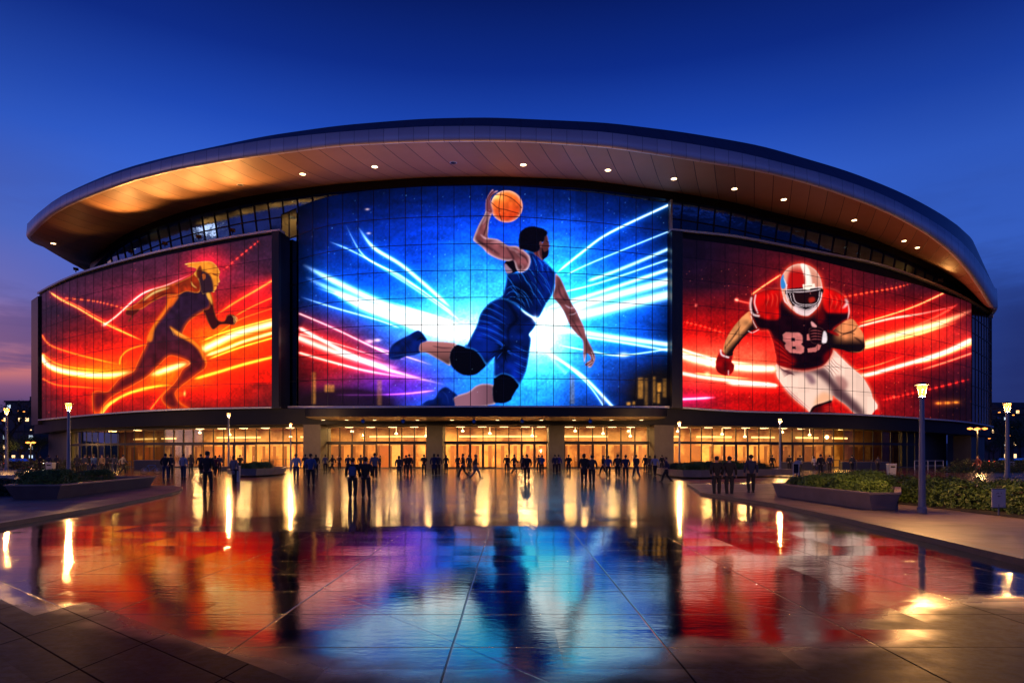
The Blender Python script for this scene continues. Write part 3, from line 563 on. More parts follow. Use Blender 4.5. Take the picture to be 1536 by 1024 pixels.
def pbr(name, c, rough=.5, metal=0, var=.15, scale=3, bump=0, emit=None, es=0, spec=.5, bscale=None):
    m, t, b = new_mat(name); g = t.node('ShaderNodeTexCoord', out=3)
    n = t.noise(g, scale, 4); f = t.m('MULTIPLY_ADD', n, 2*var, 1-var)
    t.put(b.inputs['Base Color'], t.mix(1., (c[0], c[1], c[2], 1), t.node('ShaderNodeCombineColor', {0: f, 1: f, 2: f}), 'MULTIPLY'))
    b.inputs['Metallic'].default_value = metal; b.inputs['Specular IOR Level'].default_value = spec
    t.put(b.inputs['Roughness'], t.m('MULTIPLY_ADD', t.noise(g, scale*2.3, 3), .25*rough, rough*.87))
    if bump: t.put(b.inputs['Normal'], t.node('ShaderNodeBump', {'Strength': bump, 'Distance': .02, 'Height': t.noise(g, bscale or scale*8, 4)}))
    if emit: b.inputs['Emission Color'].default_value = tuple(emit)+(1,); b.inputs['Emission Strength'].default_value = es
    return m
def glow_mat(name, c, s, var=0, sampling=None):
    m, t, b = new_mat(name); b.inputs['Base Color'].default_value = (.1, .08, .05, 1); b.inputs['Emission Color'].default_value = tuple(c)+(1,); b.inputs['Emission Strength'].default_value = s
    if var:
        n = t.noise(t.node('ShaderNodeTexCoord', out=3), var, 3); t.put(b.inputs['Emission Strength'], t.m('MULTIPLY_ADD', n, s*1.4, s*.3))
    if sampling: m.cycles.emission_sampling = sampling
    return m
M = {}
M['panel_dark'] = pbr('dark_cladding', (.012, .015, .028), .5, 0, .2, .4, spec=.12)
M['frame_dark'] = pbr('dark_frame', (.018, .02, .03), .4, .4)
M['coping'] = pbr('pale_metal_coping', (.6, .6, .64), .35, .3)
M['concrete'] = pbr('column_stone', (.1, .09, .09), .6, 0, .25, 1.2, .2)
M['wall_dark'] = pbr('dark_stone_wall', (.06, .06, .07), .55, 0, .25, .6, .15)
M['pole'] = pbr('lamp_pole_metal', (.2, .22, .27), .4, .5)
M['black'] = pbr('black_metal', (.01, .01, .012), .4, .3)
M['white_paint'] = pbr('white_box_paint', (.5, .5, .47), .5, 0, .12, 4)
M['soil'] = pbr('soil', (.025, .018, .012), .9, 0, .4, 6, .4)
M['planter'] = pbr('planter_granite', (.24, .19, .17), .5, 0, .3, 2.2, .25)
M['planter_dark'] = pbr('planter_dark_granite', (.12, .1, .11), .5, 0, .3, 2.2, .25)
def glass_wall(name, tint, rough):
    m, t, b = new_mat(name); g = t.node('ShaderNodeTexCoord', out=3)
    n = t.noise(t.vmul(g, (.45, .45, .28)), 1., 2); n2 = t.noise(g, .12, 2)
    b.inputs['Metallic'].default_value = 1.; b.inputs['Roughness'].default_value = rough
    f = t.m('MULTIPLY', t.m('MULTIPLY_ADD', n, 1.0, .5), t.m('MULTIPLY_ADD', n2, 1.2, .4))
    t.put(b.inputs['Base Color'], t.mix(1., tint+(1,), t.node('ShaderNodeCombineColor', {0: f, 1: f, 2: f}), 'MULTIPLY'))
    t.put(b.inputs['Normal'], t.node('ShaderNodeBump', {'Strength': .05, 'Distance': .2, 'Height': t.noise(g, .8, 2)})); return m
M['glass_blue'] = glass_wall('coated_blue_glass', (.2, .44, .72), .06)
M['glass_wing'] = glass_wall('coated_grey_glass', (.2, .2, .26), .08)
def pane_mat(name, tint, gl, ior=1.45):
    m = bpy.data.materials.new(name); m.use_nodes = True; t = NT(m); t.n.clear()
    tr = t.node('ShaderNodeBsdfTransparent', {'Color': tint}); gs = t.node('ShaderNodeBsdfGlossy', {'Color': (.9, .9, .9, 1), 'Roughness': .04})
    fr = t.m('ADD', t.node('ShaderNodeFresnel', {'IOR': ior}), gl)
    mx = t.n.new('ShaderNodeMixShader'); t.put(mx.inputs[0], fr); t.l.new(tr, mx.inputs[1]); t.l.new(gs, mx.inputs[2])
    o = t.n.new('ShaderNodeOutputMaterial'); t.l.new(mx.outputs[0], o.inputs[0]); return m
M['pane'] = pane_mat('clear_pane', (.95, .9, .82, 1), .03)
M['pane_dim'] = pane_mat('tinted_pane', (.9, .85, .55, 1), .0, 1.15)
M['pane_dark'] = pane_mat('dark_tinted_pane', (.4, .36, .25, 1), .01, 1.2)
def soffit_mat():
    m, t, b = new_mat('metal_plank_soffit'); uv = t.node('ShaderNodeUVMap', uv_map='UVMap'); sp = t.node('ShaderNodeSeparateXYZ', {0: uv}, None)
    u = t.m('DIVIDE', sp.outputs[0], 2.6); fr = t.m('ABSOLUTE', t.m('SUBTRACT', t.m('FRACT', u), .5))
    seam = t.smooth(fr, .476, .49); pid = t.m('FLOOR', u); rn = t.node('ShaderNodeTexWhiteNoise', {'W': pid}, noise_dimensions='1D')
    c = t.mix(rn, (.34, .17, .085), (.47, .25, .13)); g = t.node('ShaderNodeTexCoord', out=3)
    c = t.mix(t.m('MULTIPLY', t.noise(g, .35, 3), .5), c, (.22, .12, .07)); c = t.mix(seam, c, (.02, .014, .01))
    t.put(b.inputs['Base Color'], c); t.put(b.inputs['Roughness'], t.m('MULTIPLY_ADD', t.noise(g, .6, 3), .2, .45)); b.inputs['Metallic'].default_value = .0
    t.put(b.inputs['Normal'], t.node('ShaderNodeBump', {'Strength': .5, 'Distance': .05, 'Height': seam}, invert=True)); return m
def fascia_mat():
    m, t, b = new_mat('fascia_panels'); uv = t.node('ShaderNodeUVMap', uv_map='UVMap'); sp = t.node('ShaderNodeSeparateXYZ', {0: uv}, None)
    u = t.m('DIVIDE', sp.outputs[0], 1.75); fr = t.m('ABSOLUTE', t.m('SUBTRACT', t.m('FRACT', u), .5))
    seam = t.smooth(fr, .48, .494); rn = t.node('ShaderNodeTexWhiteNoise', {'W': t.m('FLOOR', u)}, noise_dimensions='1D')
    c = t.mix(rn, (.62, .6, .68), (.76, .73, .8)); c = t.mix(seam, c, (.1, .1, .15)); g = t.node('ShaderNodeTexCoord', out=3)
    t.put(b.inputs['Base Color'], t.mix(t.m('MULTIPLY', t.noise(g, .5, 4), .45), c, (.42, .42, .5))); b.inputs['Metallic'].default_value = .25; b.inputs['Roughness'].default_value = .4
    t.put(b.inputs['Normal'], t.node('ShaderNodeBump', {'Strength': .5, 'Distance': .05, 'Height': seam}, invert=True)); return m
def roofing_mat():
    m, t, b = new_mat('dark_standing_seam_roof'); uv = t.node('ShaderNodeUVMap', uv_map='UVMap'); sp = t.node('ShaderNodeSeparateXYZ', {0: uv}, None)
    fr = t.m('ABSOLUTE', t.m('SUBTRACT', t.m('FRACT', t.m('DIVIDE', sp.outputs[0], 3.4)), .5)); s1 = t.smooth(fr, .485, .495)
    fr2 = t.m('ABSOLUTE', t.m('SUBTRACT', t.m('FRACT', t.m('MULTIPLY', sp.outputs[1], 2.98)), .5)); s2 = t.smooth(fr2, .44, .48); s = t.m('MAXIMUM', s1, s2)
    t.put(b.inputs['Base Color'], t.mix(s, (.085, .1, .16), (.015, .018, .03))); b.inputs['Metallic'].default_value = .5; b.inputs['Roughness'].default_value = .42; return m
M['soffit'], M['fascia'], M['roofing'] = soffit_mat(), fascia_mat(), roofing_mat()

# ---- plan curves of the arena
class Ell:
    def __init__(s, cx, a, b, yc): s.cx, s.a, s.b, s.yc = cx, a, b, yc
    def pt(s, t, off=0):
        x, y = s.a*math.cos(t), s.b*math.sin(t); nx, ny = x/s.a**2, y/s.b**2; L = math.hypot(nx, ny)
        return s.cx+x+off*nx/L, s.yc+y+off*ny/L
    def px(s, t, off=0): x, y = s.pt(t, off); return CX+FL*x/y
    def t_of(s, px, off=0):
        lo, hi = s.lims(); a, b = lo, hi
        for _ in range(50):
            m = (a+b)/2
            if s.px(m, off) < px: a = m
            else: b = m
        return (a+b)/2
    def lims(s):
        if not hasattr(s, '_l'):
            ts = [-math.pi-1.2+i*(math.pi+2.4)/3000 for i in range(3001)]; v = [s.px(t) for t in ts]
            s._l = (ts[min(range(3001), key=lambda i: v[i])], ts[max(range(3001), key=lambda i: v[i])])
        return s._l
    def arc(s, t0, t1, n=60):
        p = [s.pt(t0+(t1-t0)*i/n) for i in range(n+1)]; return sum(math.dist(p[i], p[i+1]) for i in range(n))
EA, EB, EG, ER = Ell(0, 90, 45, 133), Ell(4.6, 83.9, 43, 133), Ell(0, 87.5, 43, 133.5), Ell(0, 84.2, 50, 126)
def interp(tab, x):
    if x <= tab[0][0]: return tab[0][1]
    for (a, b), (c, d) in zip(tab, tab[1:]):
        if x <= c: return b+(d-b)*(x-a)/(c-a)
    return tab[-1][1]
def smooth_tab(tab, n=80, k=3):
    x0, x1 = tab[0][0], tab[-1][0]; xs = [x0+(x1-x0)*i/n for i in range(n+1)]; ys = [interp(tab, x) for x in xs]
    for _ in range(k): ys = [ys[0]]+[(ys[i-1]+2*ys[i]+ys[i+1])/4 for i in range(1, n)]+[ys[-1]]
    return list(zip(xs, ys))
def zfun(ell, tab, off=0, back=0):
    """height of an edge along the plan curve, from the traced skyline; the unseen rear keeps the height of the last seen point"""
    lo, hi = ell.lims(); tab = smooth_tab(tab)
    def f(t):
        while t > math.pi/2: t -= 2*math.pi
        while t < -1.5*math.pi: t += 2*math.pi
        tt = min(max(t, lo), hi); x, y = ell.pt(tt, off); z = CH+(HZ-interp(tab, CX+FL*x/y))*y/FL
        if t < lo: z += back*min(1, (lo-t)/.35)
        if t > hi or t < lo:                       # meet smoothly at the rear
            zl, zr = [CH+(HZ-interp(tab, CX+FL*ell.pt(q, off)[0]/ell.pt(q, off)[1]))*ell.pt(q, off)[1]/FL for q in (lo, hi)]; zl += back
            d = (t-hi) if t > hi else (t+2*math.pi-hi); k = d/(lo+2*math.pi-hi); k = k*k*(3-2*k)
            zz = zr+(zl-zr)*k; z = zz if d > .0 and t > hi else (z if (lo-t) < .35 else zz)
        return z
    return f
def tspan(t0, t1, n): return [t0+(t1-t0)*i/n for i in range(n+1)]
def loft(name, rings, mats, parent, us=None, smooth=True, closed=False, **k):
    """rings: equally long point lists from bottom to top; one connected sheet"""
    n = len(rings[0]); v = [p for r in rings for p in r]; f = []; uv = []
    L = [0]
    for i in range(1, n): L.append(L[-1]+math.dist(rings[0][i][:2], rings[0][i-1][:2]))
    for j in range(len(rings)):
        for i in range(n): uv.append((L[i], j/(len(rings)-1)))
    for j in range(len(rings)-1):
        for i in range(n-1): f.append((j*n+i, j*n+i+1, (j+1)*n+i+1, (j+1)*n+i))
    return from_py(name, v, f, mats, parent, uv=uv, smooth=smooth, **k)
def slabring(ell, ts, o0, o1, z0, z1):
    """closed box section swept along the plan curve between offsets o0 (inner) and o1 (outer), capped"""
    v = []; f = []; n = len(ts)
    for t in ts:
        a, b = ell.pt(t, o0), ell.pt(t, o1); za = z0(t) if callable(z0) else z0; zb = z1(t) if callable(z1) else z1
        v += [(b[0], b[1], za), (b[0], b[1], zb), (a[0], a[1], zb), (a[0], a[1], za)]
    for i in range(n-1):
        for j in range(4): f.append((4*i+j, 4*(i+1)+j, 4*(i+1)+(j+1) % 4, 4*i+(j+1) % 4))
    f += [(3, 2, 1, 0), tuple(4*(n-1)+j for j in range(4))]; return v, f
def ringbox(name, ell, ts, o0, o1, z0, z1, mat, parent, **k):
    v, f = slabring(ell, ts, o0, o1, z0, z1); o = from_py(name, v, f, mat, parent, **k)
    bm = bmesh.new(); bm.from_mesh(o.data); bmesh.ops.recalc_face_normals(bm, faces=bm.faces); bm.to_mesh(o.data); bm.free(); return o
def cellgrid(name, ell, ts, zr, off, w, d, mats, parent, glass=True, offs=None, **k):
    """connected lattice of framed cells; zr: list of functions t -> z of the horizontal lines; w frame half width, d frame depth"""
    v = []; f = []; mi = []; nr = len(zr); nc = len(ts); P = {}
    def add(p): v.append(p); return len(v)-1
    for i, t in enumerate(ts):
        for j in range(nr): P[i, j] = add((*ell.pt(t, (offs[j] if offs else off)+d), zr[j](t)))
    for i in range(nc-1):
        t0, t1 = ts[i], ts[i+1]; L = math.dist(ell.pt(t0), ell.pt(t1)); u = min(.4, w/L); ta, tb = t0+(t1-t0)*u, t1-(t1-t0)*u
        for j in range(nr-1):
            q = []
            for tt, jj, s in ((ta, j, 1), (tb, j, 1), (tb, j+1, -1), (ta, j+1, -1)):
                z = zr[jj](tt)+s*w; oo = offs[jj] if offs else off; x, y = ell.pt(tt, oo+d); x2, y2 = ell.pt(tt, oo); q.append((add((x, y, z)), add((x2, y2, z))))
            c = [P[i, j], P[i+1, j], P[i+1, j+1], P[i, j+1]]
            for m in range(4):
                n_ = (m+1) % 4; f.append((c[m], c[n_], q[n_][0], q[m][0])); mi.append(0); f.append((q[m][0], q[n_][0], q[n_][1], q[m][1])); mi.append(0)
            if glass: f.append(tuple(a[1] for a in q)); mi.append(1)
    return from_py(name, v, f, mats, parent, mi=mi, **k)
# traced skylines (photo pixels)
T_FB = [(38, 357), (42, 345), (60, 326), (100, 307), (187, 273), (267, 253), (367, 236), (510, 218), (633, 212), (733, 211), (787, 212), (912, 220), (1024, 237), (1147, 257), (1224, 277), (1317, 310), (1391, 347), (1451, 393), (1471, 423), (1487, 453), (1492, 462)]
T_FT = [(38, 339), (50, 320), (67, 306), (123, 280), (180, 257), (290, 228), (397, 209), (510, 197), (633, 189), (733, 188), (900, 196), (1024, 213), (1111, 228), (1237, 260), (1324, 290), (1411, 337), (1467, 380), (1485, 410), (1492, 432)]
T_RT = [(40, 336), (67, 305), (123, 278), (180, 254), (247, 236), (397, 204), (510, 188), (633, 178), (733, 176), (910, 184), (1024, 198), (1141, 218), (1274, 257), (1357, 290), (1424, 327), (1470, 362), (1486, 390), (1491, 407)]
T_SI = [(140, 398), (147, 380), (187, 354), (233, 334), (277, 318), (367, 297), (400, 292), (500, 278), (633, 268), (733, 266), (867, 271), (912, 276), (1024, 292), (1091, 303), (1157, 320), (1231, 337), (1291, 353), (1357, 380), (1407, 403), (1457, 433), (1472, 452)]
T_CO = [(57, 442), (63, 436), (113, 413), (187, 392), (243, 378), (333, 360), (424, 346), (510, 340), (1003, 345), (1024, 349), (1097, 355), (1164, 368), (1237, 382), (1317, 397), (1391, 423), (1454, 450), (1489, 475)]
T_LB = [(57, 631), (117, 625), (205, 618), (293, 614), (424, 612), (728, 610), (1003, 611), (1096, 618), (1272, 622), (1360, 627), (1458, 634), (1489, 641)]
T_BB = [(57, 650), (80, 645), (110, 642), (250, 638), (460, 636), (1000, 637), (1220, 641), (1372, 646), (1487, 654)]
zCO, zLB, zBB = zfun(EA, T_CO), zfun(EA, T_LB), zfun(EA, T_BB)
arena = empty('arena_building', (0, 88, 0), label='huge curved glass sports arena with an overhanging saucer roof, lit up at dusk', cat='arena')
def kid(o): o.parent = arena; o.location = Vector(o.location)-Vector((0, 88, 0)); return o
class _P:                                           # parent that keeps world coordinates
    pass
def par(o, p=None):
    p = p or arena; o.parent = p; w = Vector((0, 0, 0)); q = p
    while q: w += q.location; q = q.parent
    o.location = -w; return o
# roof
tsf = tspan(-1.5*math.pi, .5*math.pi, 320)
zFB, zFT, zRT, zSI = zfun(ER, T_FB, 0, 3), zfun(ER, T_FT, -.15, 3), zfun(ER, T_RT, -3.2, 3), zfun(EB, T_SI)
def R3(ell, ts, off, zf, dz=0): return [(*ell.pt(t, off), zf(t)+dz) for t in ts]
roof = loft('roof', [R3(ER, tsf, -.35, zFT), R3(ER, tsf, -3.2, zRT), [(x*.97, 126+(y-126)*.97, z+.05) for x, y, z in R3(ER, tsf, -3.2, zRT)], [(x*.5, 126+(y-126)*.5, z*.4+22.5) for x, y, z in R3(ER, tsf, -3.2, zRT)], [(0, 126, 36)]*321], M['roofing'], None); par(roof)
fas = loft('fascia', [R3(ER, tsf, -.55, zFB, .12), R3(ER, tsf, -.1, zFB, 0), R3(ER, tsf, .05, zFB, .25), R3(ER, tsf, -.05, zFT, -.1), R3(ER, tsf, -.35, zFT)], M['fascia'], None); par(fas, roof)
ra, rb = R3(ER, tsf, -.5, zFB, .1), R3(EB, tsf, .25, zSI)
rings = [[tuple(a[c]*(1-s)+b[c]*s-(.5*math.sin(s*math.pi) if c == 2 else 0) for c in range(3)) for a, b in zip(ra, rb)] for s in [i/8 for i in range(9)]]
sof = loft('soffit', rings, M['soffit'], None); par(sof)
sof_bvh = BVHTree.FromPolygons([Vector(p) for r in rings for p in r], [tuple(q.vertices) for q in sof.data.polygons])
# upper glass drum
arcB = EB.arc(-1.5*math.pi, .5*math.pi, 400)
def by_arc(ell, t0, t1, step):
    n = 400; ts = tspan(t0, t1, n); p = [ell.pt(t) for t in ts]; L = [0]
    for i in range(n): L.append(L[-1]+math.dist(p[i], p[i+1]))
    k = max(1, round(L[-1]/step)); out = []; j = 0
    for i in range(k+1):
        s = L[-1]*i/k
        while j < n-1 and L[j+1] < s: j += 1
        out.append(ts[j]+(ts[j+1]-ts[j])*min(1, (s-L[j])/(L[j+1]-L[j])))
    return out
tdr = by_arc(EB, -1.5*math.pi, .5*math.pi, 2.35)
def zmix(za, zb, k): return lambda t: za(t)*(1-k)+zb(t)*k
z_top = lambda t: zSI(t)-.05
drum = cellgrid('curtain_wall', EB, tdr, [lambda t: 6.2, lambda t: 9.5, lambda t: 13, lambda t: 16.5, lambda t: 20, lambda t: z_top(t)-9.6, lambda t: z_top(t)-6.4, lambda t: z_top(t)-3.2, z_top], 0, .07, .14, [M['frame_dark'], M['glass_blue']], None, offs=[-1.9, -1.9, -1.9, -1.9, -1.9, -1.9, -1.26, -.63, 0]); par(drum)
cor = ringbox('cornice', EB, tsf, -.5, .55, lambda t: zSI(t)-1.15, lambda t: zSI(t)+.02, M['frame_dark'], None); par(cor)
# ---- video screens
def art_mat(name, gain):
    m = bpy.data.materials.new(name); m.use_nodes = True; t = NT(m); b = m.node_tree.nodes['Principled BSDF']
    a = t.node('ShaderNodeAttribute', out=0, attribute_name='picture'); b.inputs['Base Color'].default_value = (.004, .004, .005, 1); b.inputs['Roughness'].default_value = .5; b.inputs['Specular IOR Level'].default_value = .12
    t.put(b.inputs['Emission Color'], a); b.inputs['Emission Strength'].default_value = gain; m.cycles.emission_sampling = 'NONE'; return m
def screen(name, ell, px0, px1, ztop, zbot, off, canvas, gain, parent, dens=1.12):
    NX = int((px1-px0)*dens); t0, t1 = ell.t_of(px0, off), ell.t_of(px1, off); ts = [ell.t_of(px0+(px1-px0)*i/NX, off) for i in range(NX+1)]
    zs = [(zbot(t), ztop(t)) for t in ts]; xy = [ell.pt(t, off) for t in ts]; NY = int(max((b-a)*FL/y for (a, b), (x, y) in zip(zs, xy))*dens)
    x = np.array([p[0] for p in xy])[None]; y = np.array([p[1] for p in xy])[None]; k = np.linspace(0, 1, NY+1)[:, None]
    za = np.array([a for a, b in zs])[None]; zb = np.array([b for a, b in zs])[None]; z = za*(1-k)+zb*k; x = x+0*z; y = y+0*z
    V = np.stack([x, y, z], -1).reshape(-1, 3); n = NX+1
    i, j = np.meshgrid(np.arange(NX), np.arange(NY)); q = (j*n+i).ravel(); Fc = np.stack([q, q+1, q+n+1, q+n], -1)
    me = bpy.data.meshes.new(name); me.vertices.add(len(V)); me.vertices.foreach_set('co', V.astype('f').ravel())
    me.loops.add(len(Fc)*4); me.loops.foreach_set('vertex_index', Fc.astype('i').ravel()); me.polygons.add(len(Fc)); me.polygons.foreach_set('loop_start', np.arange(0, len(Fc)*4, 4, dtype='i'))
    me.update(calc_edges=True)
    # the picture is laid out on the wall in the same units it was traced in
    c = canvas.sample(CX+FL*V[:, 0]/V[:, 1], HZ-FL*(V[:, 2]-CH)/V[:, 1]); lin = to_linear(c)
    nc_ = max(1, round(ell.arc(t0, t1)/2.15)); ci = np.minimum((np.linspace(0, 1, NX+1)*nc_).astype(int), nc_-1)[None]; ri = np.minimum((k*8).astype(int), 7); pr = np.random.RandomState(NX).uniform(.86, 1.1, (8, nc_)); lin = lin*pr[ri, ci].reshape(-1)[:, None]
    at = me.color_attributes.new('picture', 'FLOAT_COLOR', 'POINT'); at.data.foreach_set('color', np.concatenate([lin, np.ones((len(lin), 1))], 1).astype('f').ravel())
    me.shade_smooth(); return mesh_obj(name, me, art_mat(name, gain), parent)
GAIN = 1.15
def sgrid(name, ell, px0, px1, ztop, zbot, off, step, rows, parent, w=.024):
    ts = by_arc(ell, ell.t_of(px0, off), ell.t_of(px1, off), step)
    return cellgrid(name, ell, ts, [zmix(zbot, ztop, k) for k in rows], off, w, .05, [M['frame_dark'], M['frame_dark']], parent, glass=False)
# left screen
T_LT = [(57, 446), (62, 440), (113, 418), (187, 397), (243, 384), (333, 366), (410, 352), (424, 350)]
zLT = zfun(EA, T_LT)
s1 = empty('video_screen', (0, 0, 0), label='curved left video screen showing a glowing orange sprinter on red light trails', cat='video screen', group='giant screens on the arena front')
def tsp(ell, a, b, n, off=0): return tspan(ell.t_of(a, off), ell.t_of(b, off), n)
zl0 = lambda t: zLB(t)+.25
ringbox('casing', EA, tsp(EA, 57.5, 420, 60), -2.6, -.12, zLB, lambda t: zCO(t)-.02, M['panel_dark'], s1)
screen('display', EA, 63, 409, zLT, zl0, 0, art_runner(), GAIN, s1)
sgrid('mullion_grid', EA, 62.8, 409.3, zLT, zl0, .02, 2.15, [0, .14, .29, .44, .58, .72, .86, 1], s1)
ringbox('coping', EA, tsp(EA, 58.5, 421, 60), -1.2, .28, lambda t: zCO(t), lambda t: zCO(t)+.28, M['coping'], s1)
ringbox('end_frame', EA, tsp(EA, 410.5, 421, 4), -.11, .5, zLB, lambda t: zCO(t)-.05, M['frame_dark'], s1)
ringbox('end_frame', EA, [EA.lims()[0]-.06, EA.t_of(60.5)], -.4, .35, lambda t: zLB(t)-.6, lambda t: zCO(t)-.5, M['frame_dark'], s1)
ringbox('sill', EA, tsp(EA, 60, 421, 60), -.11, .34, lambda t: zLB(t), lambda t: zLB(t)+.2, M['coping'], s1)
# centre screen
T_CT = [(425, 323), (470, 303), (500, 294), (560, 286), (633, 281), (733, 279), (800, 282), (900, 291), (960, 300), (1004, 306)]
T_CB = [(425, 609), (1004, 609)]
zCT, zCB = zfun(EB, T_CT), zfun(EB, T_CB)
s2 = empty('video_screen', (0, 0, 0), label='tall central video screen showing a leaping basketball player in blue', cat='video screen', group='giant screens on the arena front')
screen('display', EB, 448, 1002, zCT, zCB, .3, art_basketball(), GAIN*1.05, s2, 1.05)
sgrid('mullion_grid', EB, 447.5, 1002.5, zCT, zCB, .32, 2.2, [0, .125, .245, .37, .492, .615, .735, .86, 1], s2, .042)
ringbox('edge_frame', EB, tsp(EB, 1002.7, 1005.5, 1), .0, .9, lambda t: zCB(t)-.2, lambda t: zCT(t)+.3, M['coping'], s2)
ringbox('sill', EB, tsp(EB, 428, 1005, 80), .0, 1.2, lambda t: zCB(t)-.35, lambda t: zCB(t)-.05, M['coping'], s2)
cellgrid('side_glass', EB, by_arc(EB, EB.t_of(424), EB.t_of(447.4), 1.2), [zmix(zCB, zCT, k) for k in (0, .125, .245, .37, .492, .615, .735, .86, 1)], .3, .05, .1, [M['frame_dark'], M['glass_blue']], s2)
# right screen
T_RTp = [(1020, 357), (1100, 367), (1187, 381), (1273, 402), (1377, 427), (1457, 454), (1489, 480)]
zRTp = zfun(EA, T_RTp)
s3 = empty('video_screen', (0, 0, 0), label='curved right video screen showing a football player in a red jersey numbered 8', cat='video screen', group='giant screens on the arena front')
ringbox('casing', EA, tspan(EA.t_of(1006), EA.lims()[1]+.12, 60), -2.6, -.12, zLB, lambda t: zCO(t)-.02, M['panel_dark'], s3)
screen('display', EA, 1024, 1457, zRTp, zl0, 0, art_football(), GAIN, s3)
sgrid('mullion_grid', EA, 1023.5, 1457.3, zRTp, zl0, .02, 2.05, [0, .155, .31, .46, .61, .76, .89, 1], s3)
ringbox('coping', EA, tspan(EA.t_of(1006), EA.lims()[1]+.12, 60), -1.2, .28, lambda t: zCO(t), lambda t: zCO(t)+.28, M['coping'], s3)
ringbox('end_frame', EA, tsp(EA, 1006, 1022, 4), -.11, .5, zLB, lambda t: zCO(t)-.05, M['frame_dark'], s3)
ringbox('sill', EA, tspan(EA.t_of(1006), EA.lims()[1]+.12, 60), -.11, .34, lambda t: zLB(t), lambda t: zLB(t)+.2, M['coping'], s3)
wg = cellgrid('corner_glass', EA, by_arc(EA, EA.t_of(1457.5), EA.lims()[1]+.35, 1.5), [zl0, zmix(zl0, zRTp, .155), zmix(zl0, zRTp, .31), zmix(zl0, zRTp, .46), zmix(zl0, zRTp, .61), zmix(zl0, zRTp, .76), zmix(zl0, zRTp, .89), zRTp], .0, .04, .08, [M['frame_dark'], M['glass_wing']], None); par(wg)
# dark band below the screens, its underside, and the ground floor shell
tA = tspan(EA.lims()[0]-.35, EA.lims()[1]+.35, 160)
par(ringbox('parapet_band', EA, tA, -2.9, -.25, zBB, lambda t: zLB(t)-.01, M['panel_dark'], None))
# canopy over the entrances
def coff(px):
    k = max(0, 1-abs((px-729)/273)**5); return -.2+8.2*k
tc = tsp(EA, 458, 1000, 60); cpx = [EA.px(t) for t in tc]
cf = [EA.pt(t, coff(p)) for t, p in zip(tc, cpx)]
def zc(py): return [CH+(HZ-py)*y/FL for x, y in cf]
can = empty('canopy', (0, 0, 0)); par(can); 
ztp, zbt = zc(612.5), zc(624.5)
bk = [EG.pt(t, .3) for t in tc]
def sheet(name, A, B, mat, parent, n=4, **k):
    rr = [[tuple(a[c]*(1-s)+b[c]*s for c in range(3)) for a, b in zip(A, B)] for s in [i/n for i in range(n+1)]]; return loft(name, rr, mat, parent, **k), rr
A0 = [(x, y, z) for (x, y), z in zip(cf, zbt)]; A1 = [(x, y, z) for (x, y), z in zip(cf, ztp)]; B0 = [(x, y, 6.35) for x, y in bk]; B1 = [(x, y+2, 8.0) for x, y in bk]
o, _ = sheet('canopy_fascia', A0, A1, M['panel_dark'], None, 1); par(o, can); o.location = (0, -0, 0); o.parent = can; o.location = Vector((0, 0, 0))
can.location = (0, -88, 0)
o, _ = sheet('canopy_top', A1, B1, M['panel_dark'], can)
M['can_soffit'] = pbr('canopy_soffit', (.42, .34, .28), .45, .1, .15, .5)
o, rr = sheet('canopy_soffit', A0, B0, M['can_soffit'], can); can_bvh = BVHTree.FromPolygons([Vector(p) for r in rr for p in r], [tuple(q.vertices) for q in o.data.polygons])
def ray(px, py, bvh):
    d = Vector(((px-CX)/FL, 1, (HZ-py)/FL)).normalized(); h = bvh.ray_cast(Vector((0, 0, CH)), d); return h[0]
# ground floor
Z0, ZM, ZT = .08, 3.45, 5.65
def gpart(name, px0, px1, o0, o1, z0, z1, mat, n=6): return par(ringbox(name, EG, tsp(EG, px0, px1, n), o0, o1, z0, z1, mat, None))
tG = tspan(EG.lims()[0]-.35, EG.lims()[1]+.35, 120)
gpart('beam', 100, 1440, -.35, .25, ZT+.05, 6.34, M['wall_dark'], 90)
o = ringbox('entrance_lintel', EG, tsp(EG, 108, 1372, 90), -.12, .14, ZM, ZM+.22, M['frame_dark'], None); par(o)
par(ringbox('lobby_ceiling', EG, tsp(EG, 85, 1460, 90), -11, -.36, ZT+.3, ZT+.5, pbr('lobby_ceiling', (.42, .3, .18), .6), None))
par(ringbox('lobby_floor', EG, tsp(EG, 85, 1460, 90), -11, -.36, .005, .05, pbr('lobby_floor', (.3, .22, .15), .2), None))
def lobby_mat():
    m, t, b = new_mat('lobby_panelling'); uv = t.node('ShaderNodeUVMap', uv_map='UVMap'); sp = t.node('ShaderNodeSeparateXYZ', {0: uv}, None)
    pid = t.m('FLOOR', t.m('DIVIDE', sp.outputs[0], 1.9)); r = t.node('ShaderNodeTexWhiteNoise', {'W': pid}, noise_dimensions='1D')
    low = t.m('LESS_THAN', sp.outputs[1], .55)
    a = t.ramp(r, [(0, (.62, .34, .12)), (.3, (.75, .5, .22)), (.45, (.4, .12, .04)), (.6, (.8, .6, .3)), (.72, (.12, .05, .025)), (.8, (.7, .4, .15)), (.9, (.5, .2, .06))], 'CONSTANT')
    dr = t.m('LESS_THAN', t.m('ABSOLUTE', t.m('SUBTRACT', t.m('FRACT', t.m('DIVIDE', sp.outputs[0], 1.9)), .5)), .36); c = t.mix(low, (.6, .42, .2), t.mix(dr, (.14, .05, .02), a)); g = t.node('ShaderNodeTexCoord', out=3); c = t.mix(t.smooth(t.noise(g, .35, 3), .4, .65), c, (.2, .08, .03)); c = t.mix(t.m('MULTIPLY', t.noise(g, 3, 5), .6), c, (.3, .14, .05))
    t.put(b.inputs['Base Color'], c); b.inputs['Roughness'].default_value = .5; return m
tl = tsp(EG, 85, 1460, 90)
